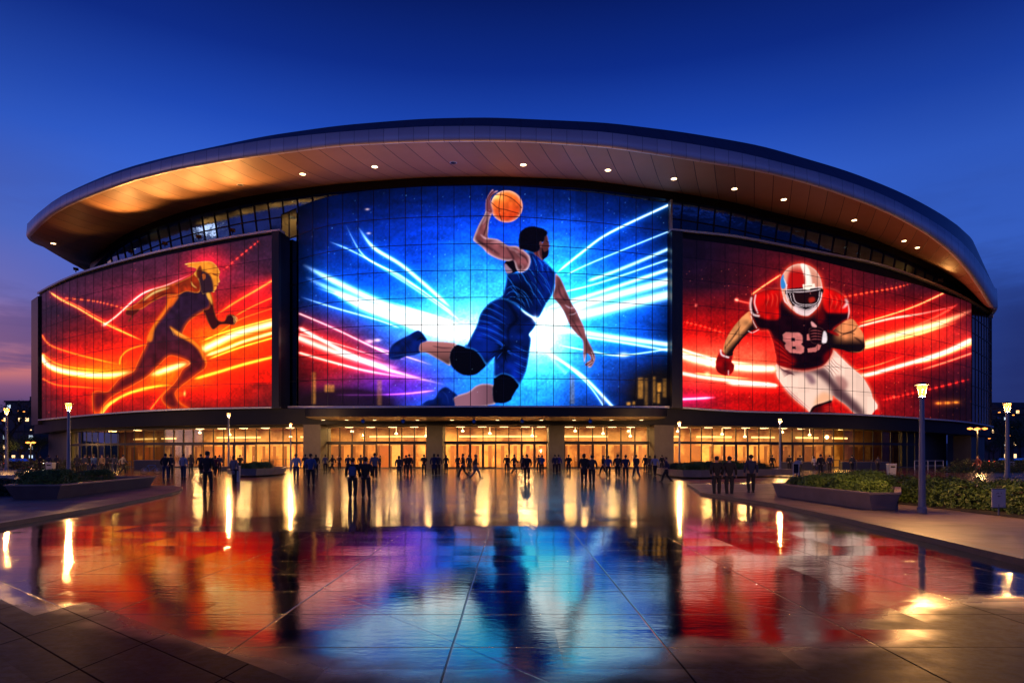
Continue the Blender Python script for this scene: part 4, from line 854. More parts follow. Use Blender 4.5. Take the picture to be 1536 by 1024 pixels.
par(loft('lobby_wall', [[(*EG.pt(t, -9.5), .05) for t in tl], [(*EG.pt(t, -9.5), ZT+.3) for t in tl]], lobby_mat(), None))
M['lamp_warm'] = glow_mat('warm_lamp', (1, .62, .28), 9)
M['cove'] = glow_mat('cove_light', (1, .6, .2), 2.4, .7)
for a_, b_ in ((112, 150), (160, 184), (1262, 1300), (1325, 1350), (255, 330), (400, 452), (520, 628), (676, 812), (856, 935), (1020, 1060), (1090, 1150), (1185, 1225)):
    par(ringbox('cove_light', EG, tsp(EG, a_, b_, 8), -9.4, -9.2, 4.55, 4.8, M['cove'], None))
M['desk'] = pbr('lobby_wood', (.16, .07, .03), .4)
for px_ in (290, 372, 430, 530, 600, 700, 780, 880, 945, 1040, 1110, 1160, 1215, 1320):
    t_ = EG.t_of(px_); w_ = .0045*(1+(px_ % 7)/5); par(ringbox('lobby_kiosk', EG, [t_-w_, t_, t_+w_], -6.5-(px_ % 3)*.8, -5.6-(px_ % 3)*.8, .05, (1.1, 2.3, 1.3, 2.6)[px_ % 4], M['desk'], None))
for i_, px_ in enumerate((275, 322, 418, 515, 585, 632, 690, 733, 800, 868, 912, 955, 1030, 1100, 1136, 1195, 1238)):
    x_, y_ = EG.pt(EG.t_of(px_), -3.2); z_ = ZT-.5-.35*(i_ % 3); par(MB().bar((x_, y_, z_), (x_, y_, ZT+.3), .015, 5).lathe([(.02, .3), (.22, .12), (.2, 0), (.01, -.05)], (x_, y_, z_), 12, 0, False).build('pendant_lamp', M['lamp_warm'], None))
def window(px0, px1, z0, z1, pane, w=.07, name='window'):
    o = cellgrid(name, EG, tsp(EG, px0, px1, 1), [lambda t: z0, lambda t: z1], 0, w, .1, [M['frame_dark']], None, glass=False); par(o)
    q = tsp(EG, px0, px1, 1); a, b = EG.pt(q[0], -.02), EG.pt(q[1], -.02)
    p = from_py('pane', [(*a, z0), (*b, z0), (*b, z1), (*a, z1)], [(0, 1, 2, 3)], pane, o); return o
M['door_frame'] = pbr('bronze_door_frame', (.05, .035, .03), .4, .5)
def door(px0, px1, pane):
    o = cellgrid('entrance_door', EG, tsp(EG, px0, px1, 1), [lambda t: Z0, lambda t: ZM], .06, .16, .12, [M['door_frame']], None, glass=False); par(o)
    q = tsp(EG, px0, px1, 2); a, b, c = EG.pt(q[0], .05), EG.pt(q[2], .05), EG.pt(q[1], .22)
    from_py('pane', [(*a, Z0), (*b, Z0), (*b, ZM), (*a, ZM)], [(0, 1, 2, 3)], pane, o)
    d = EG.pt(q[0]+(q[2]-q[0])*.82, .24); MB().bar((*d, .95), (*d, 1.75), .025).build('handle', M['coping'], o)
def span(px0, px1, kind, step):
    t = by_arc(EG, EG.t_of(px0), EG.t_of(px1), step); xs = [EG.px(q) for q in t]; n = len(xs)-1
    for i, (a, b) in enumerate(zip(xs, xs[1:])):
        if kind == 'door':
            top = M['pane']; lowp = M['pane']; window(a, b, ZM+.22, ZT, top, .06, 'transom_window')
            door(a, b, lowp) if i % 5 != 4 or n < 8 else window(a, b, Z0, ZM, lowp)
        else:
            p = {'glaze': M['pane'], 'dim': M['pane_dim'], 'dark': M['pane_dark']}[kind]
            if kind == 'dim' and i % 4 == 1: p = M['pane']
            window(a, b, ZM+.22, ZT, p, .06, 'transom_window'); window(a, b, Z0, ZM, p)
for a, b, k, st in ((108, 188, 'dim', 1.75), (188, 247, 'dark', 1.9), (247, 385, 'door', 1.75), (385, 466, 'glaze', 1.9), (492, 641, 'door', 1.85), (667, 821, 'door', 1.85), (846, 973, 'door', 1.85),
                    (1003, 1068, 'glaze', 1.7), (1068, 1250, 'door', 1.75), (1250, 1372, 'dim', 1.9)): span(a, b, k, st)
for a, b in ((466, 491), (642, 666), (822, 845), (974, 1002)): gpart('column', a, b, -1.2, 1.2 if a > 470 and a < 950 else 2.2, 0, 6.36, M['concrete'], 3)
par(ringbox('end_wall', EG, tspan(EG.lims()[0]-.3, EG.t_of(108), 12), -1, .3, 0, 6.6, M['wall_dark'], None))
gpart('recessed_wall', 1372, 1440, -2.4, -2, 0, 6.5, M['frame_dark'])
par(ringbox('end_wall', EG, tspan(EG.t_of(1440), EG.lims()[1]+.3, 12), -1, 1.6, 0, 5.9, M['wall_dark'], None))
par(ringbox('plinth', EG, tsp(EG, 100, 1440, 90), -.2, .3, 0, .08, M['concrete'], None))
# lamps of the building
def area(name, loc, size, power, color, rot=(0, 0, 0), parent=None, shape='DISK', spread=None):
    l = bpy.data.lights.new(name, 'AREA'); l.shape = shape; l.size = size; l.energy = power; l.color = color
    if spread: l.spread = spread
    o = bpy.data.objects.new(name, l); col.objects.link(o); o.location = loc; o.rotation_euler = rot; return o
WARM = (1, .55, .19)
nL = 0
for px in (125, 165, 265, 300, 335, 370, 410, 445, 505, 540, 575, 610, 640, 685, 720, 755, 790, 815, 860, 895, 930, 960, 1015, 1045, 1085, 1115, 1145, 1175, 1205, 1235, 1300, 1345):
    k = 1. if 240 < px < 1250 else 1.3
    x, y = EG.pt(EG.t_of(px), -4.5)
    d = MB().lathe([(.0, .0), (.55, 0), (.6, .05), (.6, .12)], (x, y, ZT+.16), 16).build('lobby_lamp', M['lamp_warm'], None, smooth=False); par(d)
    if nL % 2 == 0: area('lobby_light', (x, y, ZT+.1), 2.2, 1500*k*(.45, 1.5, .8, 1.3, .6)[nL//2 % 5], (1, (.56, .64, .6)[nL % 3], (.16, .24, .2)[nL % 3]))
    nL += 1
M['down_lamp'] = glow_mat('downlight_lens', (1, .6, .28), 9)
def downlight(px, py, bvh, r, on, label, group):
    p = ray(px, py, bvh)
    if p is None: return
    o = MB().lathe([(r*1.25, .12), (r*1.3, -.02), (r*1.05, -.06), (r, -.03)], n=20, caps=False).build('downlight', M['coping'], None, label=label, cat='downlight', group=group); o.location = p
    MB().lathe([(r, -.035), (r*.6, -.06), (.01, -.07)], n=20).build('lens', M['down_lamp'] if on else M['black'], o)
SG = 'recessed lamps in the roof soffit'
for px, py, on, lb in ((80, 365, 1, 'round soffit lamp at the far left tip of the roof overhang'), (360, 277, 0, 'unlit soffit fitting on the orange lit planks at left'), (454, 261, 1, 'round lit soffit lamp just right of the orange lit planks'),
    (562, 250, 1, 'round lit soffit lamp left of the pair above the ball'), (680, 244, 0, 'unlit soffit fitting left of the basketball'), (785, 247, 1, 'round lit soffit lamp above the basketball'),
    (912, 255, 1, 'round lit soffit lamp above the right half of the central screen'), (1011, 268, 1, 'round lit soffit lamp above the join of central and right screens'), (1102, 283, 1, 'round lit soffit lamp left above the football helmet'),
    (1176, 299, 1, 'round lit soffit lamp straight above the football helmet'), (1282, 330, 1, 'round lit soffit lamp halfway along the right overhang'), (1357, 361, 1, 'upper of two close soffit lamps at the right end'), (1377, 371, 1, 'lower of two close soffit lamps at the right end')):
    downlight(px, py, sof_bvh, .36, on, lb, SG)
CG = 'small lamps under the entrance canopy'
for i, (px, w) in enumerate(((485, 'leftmost lamp under the entrance canopy'), (520, 'canopy lamp above the doors of the left entrance bay'), (562, 'canopy lamp over the middle of the left entrance bay'), (626, 'canopy lamp just left of the first column'), (678, 'canopy lamp just right of the first column'),
    (746, 'canopy lamp over the middle entrance bay'), (812, 'canopy lamp just left of the second column'), (861, 'canopy lamp just right of the second column'), (917, 'canopy lamp over the right entrance bay'), (962, 'rightmost lamp under the entrance canopy'))):
    downlight(px, 629.2, can_bvh, .3, 1, w, CG)
for i, (px, w) in enumerate(((545, 'leftmost of the black spotlights under the canopy'), (605, 'black spotlight under the canopy left of the first column'), (711, 'black spotlight under the canopy above the middle doors, left one'), (783, 'black spotlight under the canopy above the middle doors, right one'), (885, 'rightmost of the black spotlights under the canopy'))):
    p = ray(px, 627, can_bvh)
    if p is None: continue
    o = MB().bar((0, 0, .05), (0, 0, -.15), .04).bar((0, .18, -.28), (0, -.22, -.4), .2, 12, 0, .27).build('spotlight', M['black'], None, label=w, cat='spotlight', group='black spotlights under the canopy'); o.location = p
    MB().bar((0, -.221, -.4), (0, -.235, -.404), .23, 12).build('lens', M['glass_blue'], o)
for px in (510, 580, 650, 729, 800, 870, 940):
    x, y = EA.pt(EA.t_of(px), 3.5); area('canopy_light', (x, y, 6.1), .8, 170, WARM)
# added floodlights, invented to wash the soffit with orange light
def added_flood(px, off, tgt, power, ang, label, blend=.35, color=(1, .43, .11)):
    t = EA.t_of(px); x, y = EA.pt(t, off); z = zCO(t)+.35
    o = empty('floodlight', (x, y, z), label=label, cat='floodlight', group='added floodlights on the screen tops')
    tg = ray(tgt[0], tgt[1], sof_bvh) or Vector((x*.97, y-6, z+6)); d = (tg-Vector((x, y, z+.45))).normalized(); q = d.to_track_quat('-Z', 'Y').to_euler()
    MB().box(-.06, -.06, -.1, .06, .06, .3).build('bracket', M['black'], o)
    h = MB().box(-.35, -.25, -.1, .35, .25, .12).build('housing', M['black'], o, bevel=.03); h.location = (0, 0, .4); h.rotation_euler = q
    l = bpy.data.lights.new('added_flood', 'SPOT'); l.energy = power; l.spot_size = R(ang); l.spot_blend = blend; l.color = color; l.shadow_soft_size = .8
    lo = bpy.data.objects.new('added_flood_lamp', l); col.objects.link(lo); lo.location = Vector((x, y, z+.45))+d*.25; lo.rotation_euler = q
def rebase(e, loc):
    loc = Vector(loc); e.location = loc
    for c in e.children: c.location = Vector(c.location)-loc
rebase(s1, (*EA.pt(EA.t_of(230)), 0)); rebase(s2, (-3.5, 90, 0)); rebase(s3, (*EA.pt(EA.t_of(1240)), 0))
for i_, px_ in enumerate((205, 255, 305, 355)):
    added_flood(px_, .9, (px_+8, (262, 262, 250, 240)[i_]), 5600, 86, 'added black floodlight on the top edge of the left screen, ' + ('first', 'second', 'third', 'fourth')[i_] + ' from the left', .7)
added_flood(120, .6, (130, 330), 260, 110, 'added black floodlight near the left end of the left screen top', .8)
added_flood(1405, .6, (1405, 368), 420, 100, 'added black floodlight near the right end of the right screen top', .8)
for px_, pw in ((480, 4800), (560, 4200), (650, 4200), (740, 4000), (830, 3200), (920, 2000)):  # unseen spots without fixtures, added above the canopy to warm the middle soffit
    t_ = EA.t_of(px_); x_, y_ = EA.pt(t_, 5.5); l = bpy.data.lights.new('added_uplight', 'SPOT'); l.energy = pw; l.spot_size = R(48); l.spot_blend = .9; l.color = (1, .36, .12); l.shadow_soft_size = .3
    o = bpy.data.objects.new('added_canopy_uplight', l); col.objects.link(o); o.location = (x_, y_, 8.3); o.rotation_euler = (Vector((x_*1.0, y_-2.2, 37))-o.location).to_track_quat('-Z', 'Y').to_euler()
# ---------------------------------------------------------------- ground
def lines(t, x, y, ang, step, w, ph=0, warp=None):
    ca, sa = math.cos(R(ang)), math.sin(R(ang)); d = t.m('ADD', t.m('MULTIPLY', x, ca), t.m('MULTIPLY', y, sa))
    if warp is not None: d = t.m('ADD', d, warp)
    q = t.m('ADD', t.m('DIVIDE', d, step), ph+.5); f = t.m('ABSOLUTE', t.m('SUBTRACT', t.m('FRACT', q), .5))
    return t.smooth(f, w/step, w/step*.35), t.m('FLOOR', q)
def plaza_mat():
    m, t, b = new_mat('wet_stone_paving'); g = t.node('ShaderNodeTexCoord', out=3); s = t.node('ShaderNodeSeparateXYZ', {0: g}, None); x, y = s.outputs[0], s.outputs[1]
    # foreground left: small skewed slabs; elsewhere: long slabs in rows
    wob = t.m('MULTIPLY', t.m('SUBTRACT', t.noise(g, .5, 2), .5), .03)
    la, ia = lines(t, x, y, 50, .56, .012, .05); lb, ib = lines(t, x, y, -8, 1.12, .012, .3)
    lc, ic = lines(t, x, y, 0, 1.7, .012, .28, wob); ld, id_ = lines(t, x, y, 90, 1.1, .01, .2, wob); le, ie = lines(t, x, y, 37, 3.2, .012, .1)
    left = t.m('LESS_THAN', t.m('ADD', t.m('MULTIPLY', t.m('ADD', x, 1.47), .64), t.m('MULTIPLY', t.m('SUBTRACT', y, 4.49), .77)), 0)
    j = t.m('ADD', t.m('MULTIPLY', left, t.m('MAXIMUM', la, lb)), t.m('MULTIPLY', t.m('SUBTRACT', 1, left), t.m('MAXIMUM', t.m('MAXIMUM', lc, ld), t.m('MULTIPLY', le, .25))))
    tid = t.m('ADD', t.m('MULTIPLY', left, t.m('ADD', ia, t.m('MULTIPLY', ib, 7.3))), t.m('MULTIPLY', t.m('SUBTRACT', 1, left), t.m('ADD', ic, t.m('MULTIPLY', id_, 5.7))))
    rn = t.node('ShaderNodeTexWhiteNoise', {'W': tid}, noise_dimensions='1D')
    # how wet: a shallow basin in front of the arena, drying towards the viewer
    edge = t.m('SUBTRACT', t.m('ADD', y, t.m('MULTIPLY', t.m('SUBTRACT', t.noise(g, .55, 4), .5), 2.6)), t.m('ADD', 4.4, t.m('MULTIPLY', t.m('ABSOLUTE', x), .47)))
    wet = t.smooth(t.m('ADD', edge, t.m('MULTIPLY', rn, .5)), -.2, .9); far = t.smooth(y, 11, 24)
    pud = t.smooth(t.noise(t.vmul(g, (.5, 1., 1)), .5, 5, .6), .42, .62)
    c = t.mix(rn, (.008, .013, .036), (.014, .02, .05)); c = t.mix(t.smooth(t.noise(g, 14, 6, .75), .4, .62), c, (.007, .007, .01)); c = t.mix(t.m('MULTIPLY', t.smooth(t.noise(g, 1.1, 5, .7), .5, .7), .6), c, (.03, .03, .036)); c = t.mix(wet, c, (.004, .004, .006))
    c = t.mix(far, c, (.04, .03, .026)); c = t.mix(t.m('MULTIPLY', j, .85), c, (.004, .004, .005)); t.put(b.inputs['Base Color'], c)
    rw = t.m('MULTIPLY_ADD', pud, -.025, .06); rw = t.m('MULTIPLY_ADD', t.m('SUBTRACT', rn, .5), .02, rw)
    rd = t.m('MULTIPLY_ADD', t.noise(g, 5, 4), .16, .33); ro = t.m('ADD', t.m('MULTIPLY', wet, rw), t.m('MULTIPLY', t.m('SUBTRACT', 1, wet), rd))
    ro = t.m('ADD', t.m('MULTIPLY', ro, t.m('SUBTRACT', 1, far)), t.m('MULTIPLY', far, t.m('MULTIPLY_ADD', rn, .03, .14)))
    t.put(b.inputs['Roughness'], t.m('ADD', ro, t.m('MULTIPLY', j, .1))); t.put(b.inputs['Specular IOR Level'], t.m('MULTIPLY', t.m('MULTIPLY_ADD', wet, .35, .15), t.m('MULTIPLY_ADD', j, -.9, 1.))); t.put(b.inputs['IOR'], t.m('MULTIPLY_ADD', wet, 1.2, 1.14))
    # slabs laid a hair out of level, a skin of water with slow ripples, and stone grain
    r2 = t.node('ShaderNodeTexWhiteNoise', {'W': t.m('ADD', tid, 31.7)}, noise_dimensions='1D')
    tilt = t.m('ADD', t.m('MULTIPLY', t.m('MULTIPLY', t.m('SUBTRACT', rn, .5), .011), x), t.m('MULTIPLY', t.m('MULTIPLY', t.m('SUBTRACT', r2, .5), .017), y))
    n1 = t.node('ShaderNodeBump', {'Strength': t.m('MULTIPLY_ADD', t.smooth(y, 12, 20), -.8, 1.), 'Distance': 1., 'Height': tilt})
    nearf = t.m('MULTIPLY_ADD', t.smooth(y, 5, 22), -.7, 1.); rip = t.m('ADD', t.m('MULTIPLY', t.noise(t.vmul(g, (1, 2.2, 1)), 4.5, 3), .0012), t.m('MULTIPLY', t.noise(g, 17, 3), .0004))
    n2 = t.node('ShaderNodeBump', {'Strength': nearf, 'Distance': 1., 'Height': rip, 'Normal': n1})
    grain = t.m('MULTIPLY', t.noise(g, 95, 3, .7), t.m('MULTIPLY_ADD', pud, -.00014, .00026)); grain = t.m('SUBTRACT', grain, t.m('MULTIPLY', j, .0012))
    t.put(b.inputs['Normal'], t.node('ShaderNodeBump', {'Strength': t.m('MULTIPLY_ADD', t.smooth(y, 5, 14), -.85, 1.), 'Distance': 1., 'Height': grain, 'Normal': n2})); return m
def slab_mat(name, c0, c1, rough):
    m, t, b = new_mat(name); g = t.node('ShaderNodeTexCoord', out=3); s = t.node('ShaderNodeSeparateXYZ', {0: g}, None); x, y = s.outputs[0], s.outputs[1]
    la, ia = lines(t, x, y, 4, 1.3, .01); lb, ib = lines(t, x, y, 94, .55, .01, .2); j = t.m('MAXIMUM', la, lb); rn = t.node('ShaderNodeTexWhiteNoise', {'W': t.m('ADD', ia, t.m('MULTIPLY', ib, 5.3))}, noise_dimensions='1D')
    c = t.mix(rn, c0, c1); c = t.mix(t.m('MULTIPLY', t.noise(g, 2.2, 6, .65), .6), c, tuple(v*.45 for v in c0)); c = t.mix(t.m('MULTIPLY', j, .7), c, (.02, .015, .015))
    t.put(b.inputs['Base Color'], c); t.put(b.inputs['Roughness'], t.m('MULTIPLY_ADD', t.noise(g, .7, 5), .5, rough-.25))
    t.put(b.inputs['Normal'], t.node('ShaderNodeBump', {'Strength': .25, 'Distance': .008, 'Height': t.m('SUBTRACT', t.noise(g, 30, 4), t.m('MULTIPLY', j, 2))})); return m
M['slab'] = slab_mat('warm_sidewalk_paving', (.17, .115, .1), (.26, .18, .155), .55)
M['slab_l'] = slab_mat('grey_sidewalk_paving', (.11, .095, .1), (.17, .145, .14), .6)
M['kerb'] = pbr('kerb_stone', (.09, .075, .075), .5, 0, .3, 3, .2)
g_ = from_py('plaza', [(-900, -700, 0), (900, -700, 0), (900, 900, 0), (-900, 900, 0)], [(0, 1, 2, 3)], plaza_mat(), kind='structure')
def slab(name, poly, edge, mat, h=.1):
    """raised paving with a kerb stone along `edge` (a run of the same outline)"""
    mb = MB().prism(poly, .001, h-.004); o = mb.build(name, mat, kind='structure')
    bm = bmesh.new(); bm.from_mesh(o.data); bmesh.ops.triangulate(bm, faces=bm.faces); bmesh.ops.recalc_face_normals(bm, faces=bm.faces); bm.to_mesh(o.data); bm.free()
    v = []; n = len(edge)
    for i, (x, y) in enumerate(edge):
        a = Vector(edge[max(0, i-1)]); b = Vector(edge[min(n-1, i+1)]); d = (b-a).normalized(); nx, ny = -d.y, d.x
        v += [(x-nx*.04, y-ny*.04, .001), (x-nx*.04, y-ny*.04, h+.004), (x+nx*.16, y+ny*.16, h+.004), (x+nx*.16, y+ny*.16, .001)]
    f = [(4*i+j, 4*i+(j+1) % 4, 4*(i+1)+(j+1) % 4, 4*(i+1)+j) for i in range(n-1) for j in range(4)]+[(0, 1, 2, 3), (4*n-1, 4*n-2, 4*n-3, 4*n-4)]
    from_py('kerb', v, f, M['kerb'], kind='structure')
eL = [(-12.2, -6), (-11.2, 6), (-10.9, 10), (-10.95, 14.1), (-11.8, 19), (-12.8, 23.4), (-13.7, 26.8), (-14.3, 28.6), (-15.6, 31.5), (-17.2, 33.6)]
slab('left_sidewalk', eL+[(-60, 33.6), (-60, -6)], eL, M['slab_l'])
eR = [(9.5, 36), (8.7, 32), (7.9, 28), (7.6, 26.8), (8.05, 20.3), (7.75, 15.3), (7.4, 11.9), (7.1, 9.3), (6.9, 6.5), (6.8, -6)]
slab('right_sidewalk', eR+[(60, -6), (60, 36)], eR, M['slab'])
# ---- planting
def leaf_mat(name, c0, c1):
    m, t, b = new_mat(name); oi = t.node('ShaderNodeNewGeometry', out=None); rn = oi.outputs['Random Per Island']; g = t.node('ShaderNodeTexCoord', out=3)
    c = t.mix(t.m('MULTIPLY_ADD', rn, .6, t.m('MULTIPLY', t.noise(g, 1.6, 2), .5)), c0, c1); t.put(b.inputs['Base Color'], c); b.inputs['Roughness'].default_value = .5
    return m
M['leaf'] = leaf_mat('shrub_leaves', (.03, .09, .012), (.14, .23, .028)); M['leaf_mid'] = leaf_mat('hedge_leaves', (.012, .042, .007), (.075, .125, .014)); M['leaf_dark'] = leaf_mat('dark_leaves', (.012, .035, .007), (.04, .08, .014)); M['bark'] = pbr('bark', (.05, .035, .025), .8, 0, .3, 5, .4)
def leaves(me_v, me_f, c, ax, n, size, r, shape=2.4, floor=0):
    for _ in range(n):
        while 1:
            p = Vector((r.uniform(-1, 1), r.uniform(-1, 1), r.uniform(floor, 1)))
            q = (abs(p.x)**shape+abs(p.y)**shape+abs(p.z)**shape)
            if q < 1 and q > .35*r.random()+.3: break
        bump = 1+.12*math.sin(p.x*9+c[0])*math.sin(p.y*7+c[1])
        o = Vector((c[0]+p.x*ax[0]*bump, c[1]+p.y*ax[1]*bump, c[2]+p.z*ax[2]*bump)); nrm = (Vector((p.x, p.y, p.z*1.3))+Vector((r.uniform(-.8, .8), r.uniform(-.8, .8), r.uniform(-.3, .9)))).normalized()
        u = nrm.orthogonal().normalized(); w = nrm.cross(u); a = r.uniform(0, 6.28); u, w = u*math.cos(a)+w*math.sin(a), w*math.cos(a)-u*math.sin(a); s = size*r.uniform(.6, 1.3); k = len(me_v)
        me_v += [tuple(o-u*s), tuple(o+w*s*.45+nrm*s*.15), tuple(o+u*s), tuple(o-w*s*.45+nrm*s*.15)]; me_f.append((k, k+1, k+2, k+3))
def shrub_proto(seed, ax, n, size, mat):
    r = random.Random(seed); v = []; f = []
    leaves(v, f, (0, 0, 0), ax, n, size, r)
    for _ in range(9):
        a = r.uniform(0, 6.28); d = r.uniform(.3, .75); leaves(v, f, (math.cos(a)*ax[0]*d, math.sin(a)*ax[1]*d, ax[2]*r.uniform(.35, .6)), (ax[0]*.36, ax[1]*.36, ax[2]*.5), n//12, size, r)
    me = bpy.data.meshes.new('shrub'); me.from_pydata(v, [], f); me.materials.append(mat)
    s = MB()
    for _ in range(5): s.bar((0, 0, 0), (r.uniform(-.3, .3)*ax[0]*2, r.uniform(-.3, .3)*ax[1]*2, ax[2]*.8), .02, 5, 0, .006)
    me2 = bpy.data.meshes.new('stem'); me2.from_pydata(s.v, [], s.f); me2.materials.append(M['bark']); return me, me2
PRO = [shrub_proto(11, (.95, .75, .52), 3000, .042, M['leaf']), shrub_proto(12, (.8, .8, .58), 3000, .042, M['leaf']), shrub_proto(13, (1.1, .85, .48), 3200, .045, M['leaf_dark'])]
def shrub(x, y, z, k, s, label, group=None, rz=0):
    e = empty('shrub', (x, y, z), rz, label=label, cat='shrub', group=group); e.scale = s if isinstance(s, tuple) else (s, s, s)
    for nm, me in zip(('foliage', 'stem'), PRO[k]):
        o = bpy.data.objects.new(nm, me); col.objects.link(o); o.parent = e
    return e
def planter(label, poly, h, splay, mat, name='planter'):
    cx = sum(p[0] for p in poly)/len(poly); cy = sum(p[1] for p in poly)/len(poly); lo = [(p[0]-cx, p[1]-cy) for p in poly]
    def grow(q, d):
        out = []; n = len(q)
        for i in range(n):
            a, b, c = Vector(q[i-1]), Vector(q[i]), Vector(q[(i+1) % n]); d1, d2 = (b-a).normalized(), (c-b).normalized(); n1, n2 = Vector((d1.y, -d1.x)), Vector((d2.y, -d2.x)); k = (n1+n2); k = k/max(.3, k.dot(n1))
            out.append(tuple(b+k*d))
        return out
    area_ = sum(lo[i-1][0]*lo[i][1]-lo[i][0]*lo[i-1][1] for i in range(len(lo)))
    if area_ < 0: lo = lo[::-1]
    up = grow(lo, splay); inn = grow(up, -.14); n = len(lo); e = empty(name, (cx, cy, .1), label=label, cat='planter')
    v = [(x, y, 0) for x, y in lo]+[(x, y, h) for x, y in up]+[(x, y, h) for x, y in inn]+[(x, y, h-.12) for x, y in inn]
    f = [tuple(range(n))[::-1]]+[(j*n+i, j*n+(i+1) % n, (j+1)*n+(i+1) % n, (j+1)*n+i) for j in range(3) for i in range(n)]
    o = from_py('trough', v, f, mat, e)
    cp = grow(up, .03); v = [(x, y, h+.002) for x, y in cp]+[(x, y, h+.05) for x, y in cp]+[(x, y, h+.05) for x, y in inn]+[(x, y, h+.002) for x, y in inn]
    from_py('rim', v, [(j % 4*n+i, j % 4*n+(i+1) % n, (j+1) % 4*n+(i+1) % n, (j+1) % 4*n+i) for j in range(4) for i in range(n)], M['planter'], e)
    from_py('soil', [(x, y, h-.1) for x, y in inn], [tuple(range(n))], M['soil'], e); return e
planter('dark low stone planter at the left with clipped shrubs and sloping front end', [(-16.9, 22.6), (-15.5, 22.7), (-17.7, 32.6), (-20.6, 32.6)], .44, .2, M['planter_dark'])
for x, y, k, s, lb in ((-16.8, 23.9, 1, 1.0, 'rounded shrub at the front end of the left planter'), (-17.6, 25.4, 0, 1.05, 'second shrub from the front in the left planter'), (-18.3, 27.0, 1, .95, 'third shrub from the front in the left planter'), (-19.0, 30.4, 0, .9, 'small shrub at the back end of the left planter')):
    shrub(x, y, .48, k, s, lb, 'shrubs in the left planter', rnd.uniform(0, 6))
for x, y, k, s, lb in ((-19.3, 24.8, 2, 1.25, 'dark shrub just left of the dark planter'), (-20.9, 26.5, 2, 1.4, 'dark shrub behind the white cabinet at the left edge'), (-23.4, 28.6, 1, 1.5, 'big dark shrub at the left edge beside the far lamp post')):
    shrub(x, y, .1, k, s, lb, None, rnd.uniform(0, 6))
planter('low stone planter left of the entrances in front of the lobby windows', [(-21.0, 51.6), (-19.9, 51.8), (-19.6, 57), (-22.4, 66), (-25, 66), (-23, 54)], .48, .08, M['planter'])
for x, y, k, s, lb in ((-21.4, 53.2, 0, 1.1, 'shrub at the near end of the planter left of the entrances'), (-21.6, 56.4, 1, 1.1, 'middle shrub in the planter left of the entrances'), (-22.6, 60, 0, 1.2, 'shrub towards the far end of the planter left of the entrances')): shrub(x, y, .5, k, s, lb, 'shrubs in the planter left of the entrances')
planter('long low stone planter right of the entrances with clipped shrubs', [(12.2, 54.5), (12.4, 48.2), (13.4, 47.4), (22.4, 53.3), (21.5, 60), (13, 60)], .45, .08, M['planter'])
for i, (x, y, k, s) in enumerate(((13.5, 49.6, 0, 1.25), (15.2, 50.8, 1, 1.2), (17.2, 52, 0, 1.3), (19.4, 53.4, 2, 1.3), (13.6, 53.5, 2, 1.35), (15.9, 55.6, 0, 1.4), (18.6, 57.2, 1, 1.35))):
    shrub(x, y, .45, k, s, ('front row shrub %s in the planter right of the entrances' % ('at the left end', 'second from the left', 'third from the left', 'at the right end')[i]) if i < 4 else ('back row shrub %s in the planter right of the entrances' % ('at the left', 'in the middle', 'at the right')[i-4]), 'shrubs in the planter right of the entrances', i)
planter('splayed pinkish granite planter box at the right beside the tall lamp post', [(9.6, 17.8), (10.25, 17.85), (12.2, 21.2), (12.6, 25.6), (9.7, 24.4)], .42, .12, M['planter'])
i = 0
for x, y, k, s, lb in ((10.3, 19.3, 0, .72, 'shrub at the near tip of the granite planter'), (10.6, 20.8, 1, .9, 'shrub second from the near tip of the granite planter'), (10.5, 22.4, 0, .85, 'shrub third from the near tip of the granite planter'), (10.6, 24.0, 2, .8, 'shrub at the far left corner of the granite planter'),
    (11.9, 22.4, 1, 1.05, 'shrub at the right middle of the granite planter'), (12.0, 24.4, 0, .95, 'shrub at the far right corner of the granite planter')):
    shrub(x, y, .46, k, s, lb, 'shrubs in the granite planter', i*1.3); i += 1
# clipped hedge right
r = random.Random(8); hv = []; hf = []
for (x, y, s) in [(12.9+.25*math.sin(i*2.1)+.7*(i % 2)+max(0, 18-(15.2+i*.46))*.12, 15.2+i*.46, .8+.15*math.sin(i*1.7)) for i in range(22)]+[(14.3+.5*(i % 3), 13.6+i*.9, .85) for i in range(13)]+[(16.5+i, 14.5+2.2*(i % 4), .8) for i in range(8)]:
    leaves(hv, hf, (x, y, .12), (.95*s, .8, .85*s), 1500, .05, r)
he = empty('hedge', (13, 18, .1), label='dense green hedge at the right edge behind the small notice board', cat='hedge')
o = from_py('foliage', hv, hf, M['leaf_mid'], he); o.location = (-13, -18, -.1)
s = MB()
for i in range(14): s.bar((r.uniform(-.3, 2), r.uniform(-3, 6), 0), (r.uniform(-.3, 2), r.uniform(-3, 6), .6), .03, 5)
s.build('branches', M['bark'], he)
from_py('hedge_bed', [(11.75, 12, .112), (26, 12, .112), (26, 27, .112), (12.9, 27, .112), (11.7, 20.4, .112)], [(0, 1, 2, 3, 4)], M['soil'], kind='structure')
r = random.Random(9)
def far_hedge(x0, x1, y0, y1, h, label):
    e = empty('hedge', ((x0+x1)/2, (y0+y1)/2, 0), label=label, cat='hedge'); v = []; f = []; n = int((x1-x0)/1.6)+1
    for i in range(n): leaves(v, f, (x0+(x1-x0)*(i+.5)/n-(x0+x1)/2, 0, 0), (1.5, (y1-y0)/2, h*r.uniform(.85, 1.1)), 420, .11, r)
    from_py('foliage', v, f, M['leaf_dark'], e); s = MB()
    for i in range(5): s.bar((r.uniform(x0, x1)-(x0+x1)/2, 0, 0), (r.uniform(x0, x1)-(x0+x1)/2, 0, h*.7), .04, 5)
    s.build('branches', M['bark'], e)
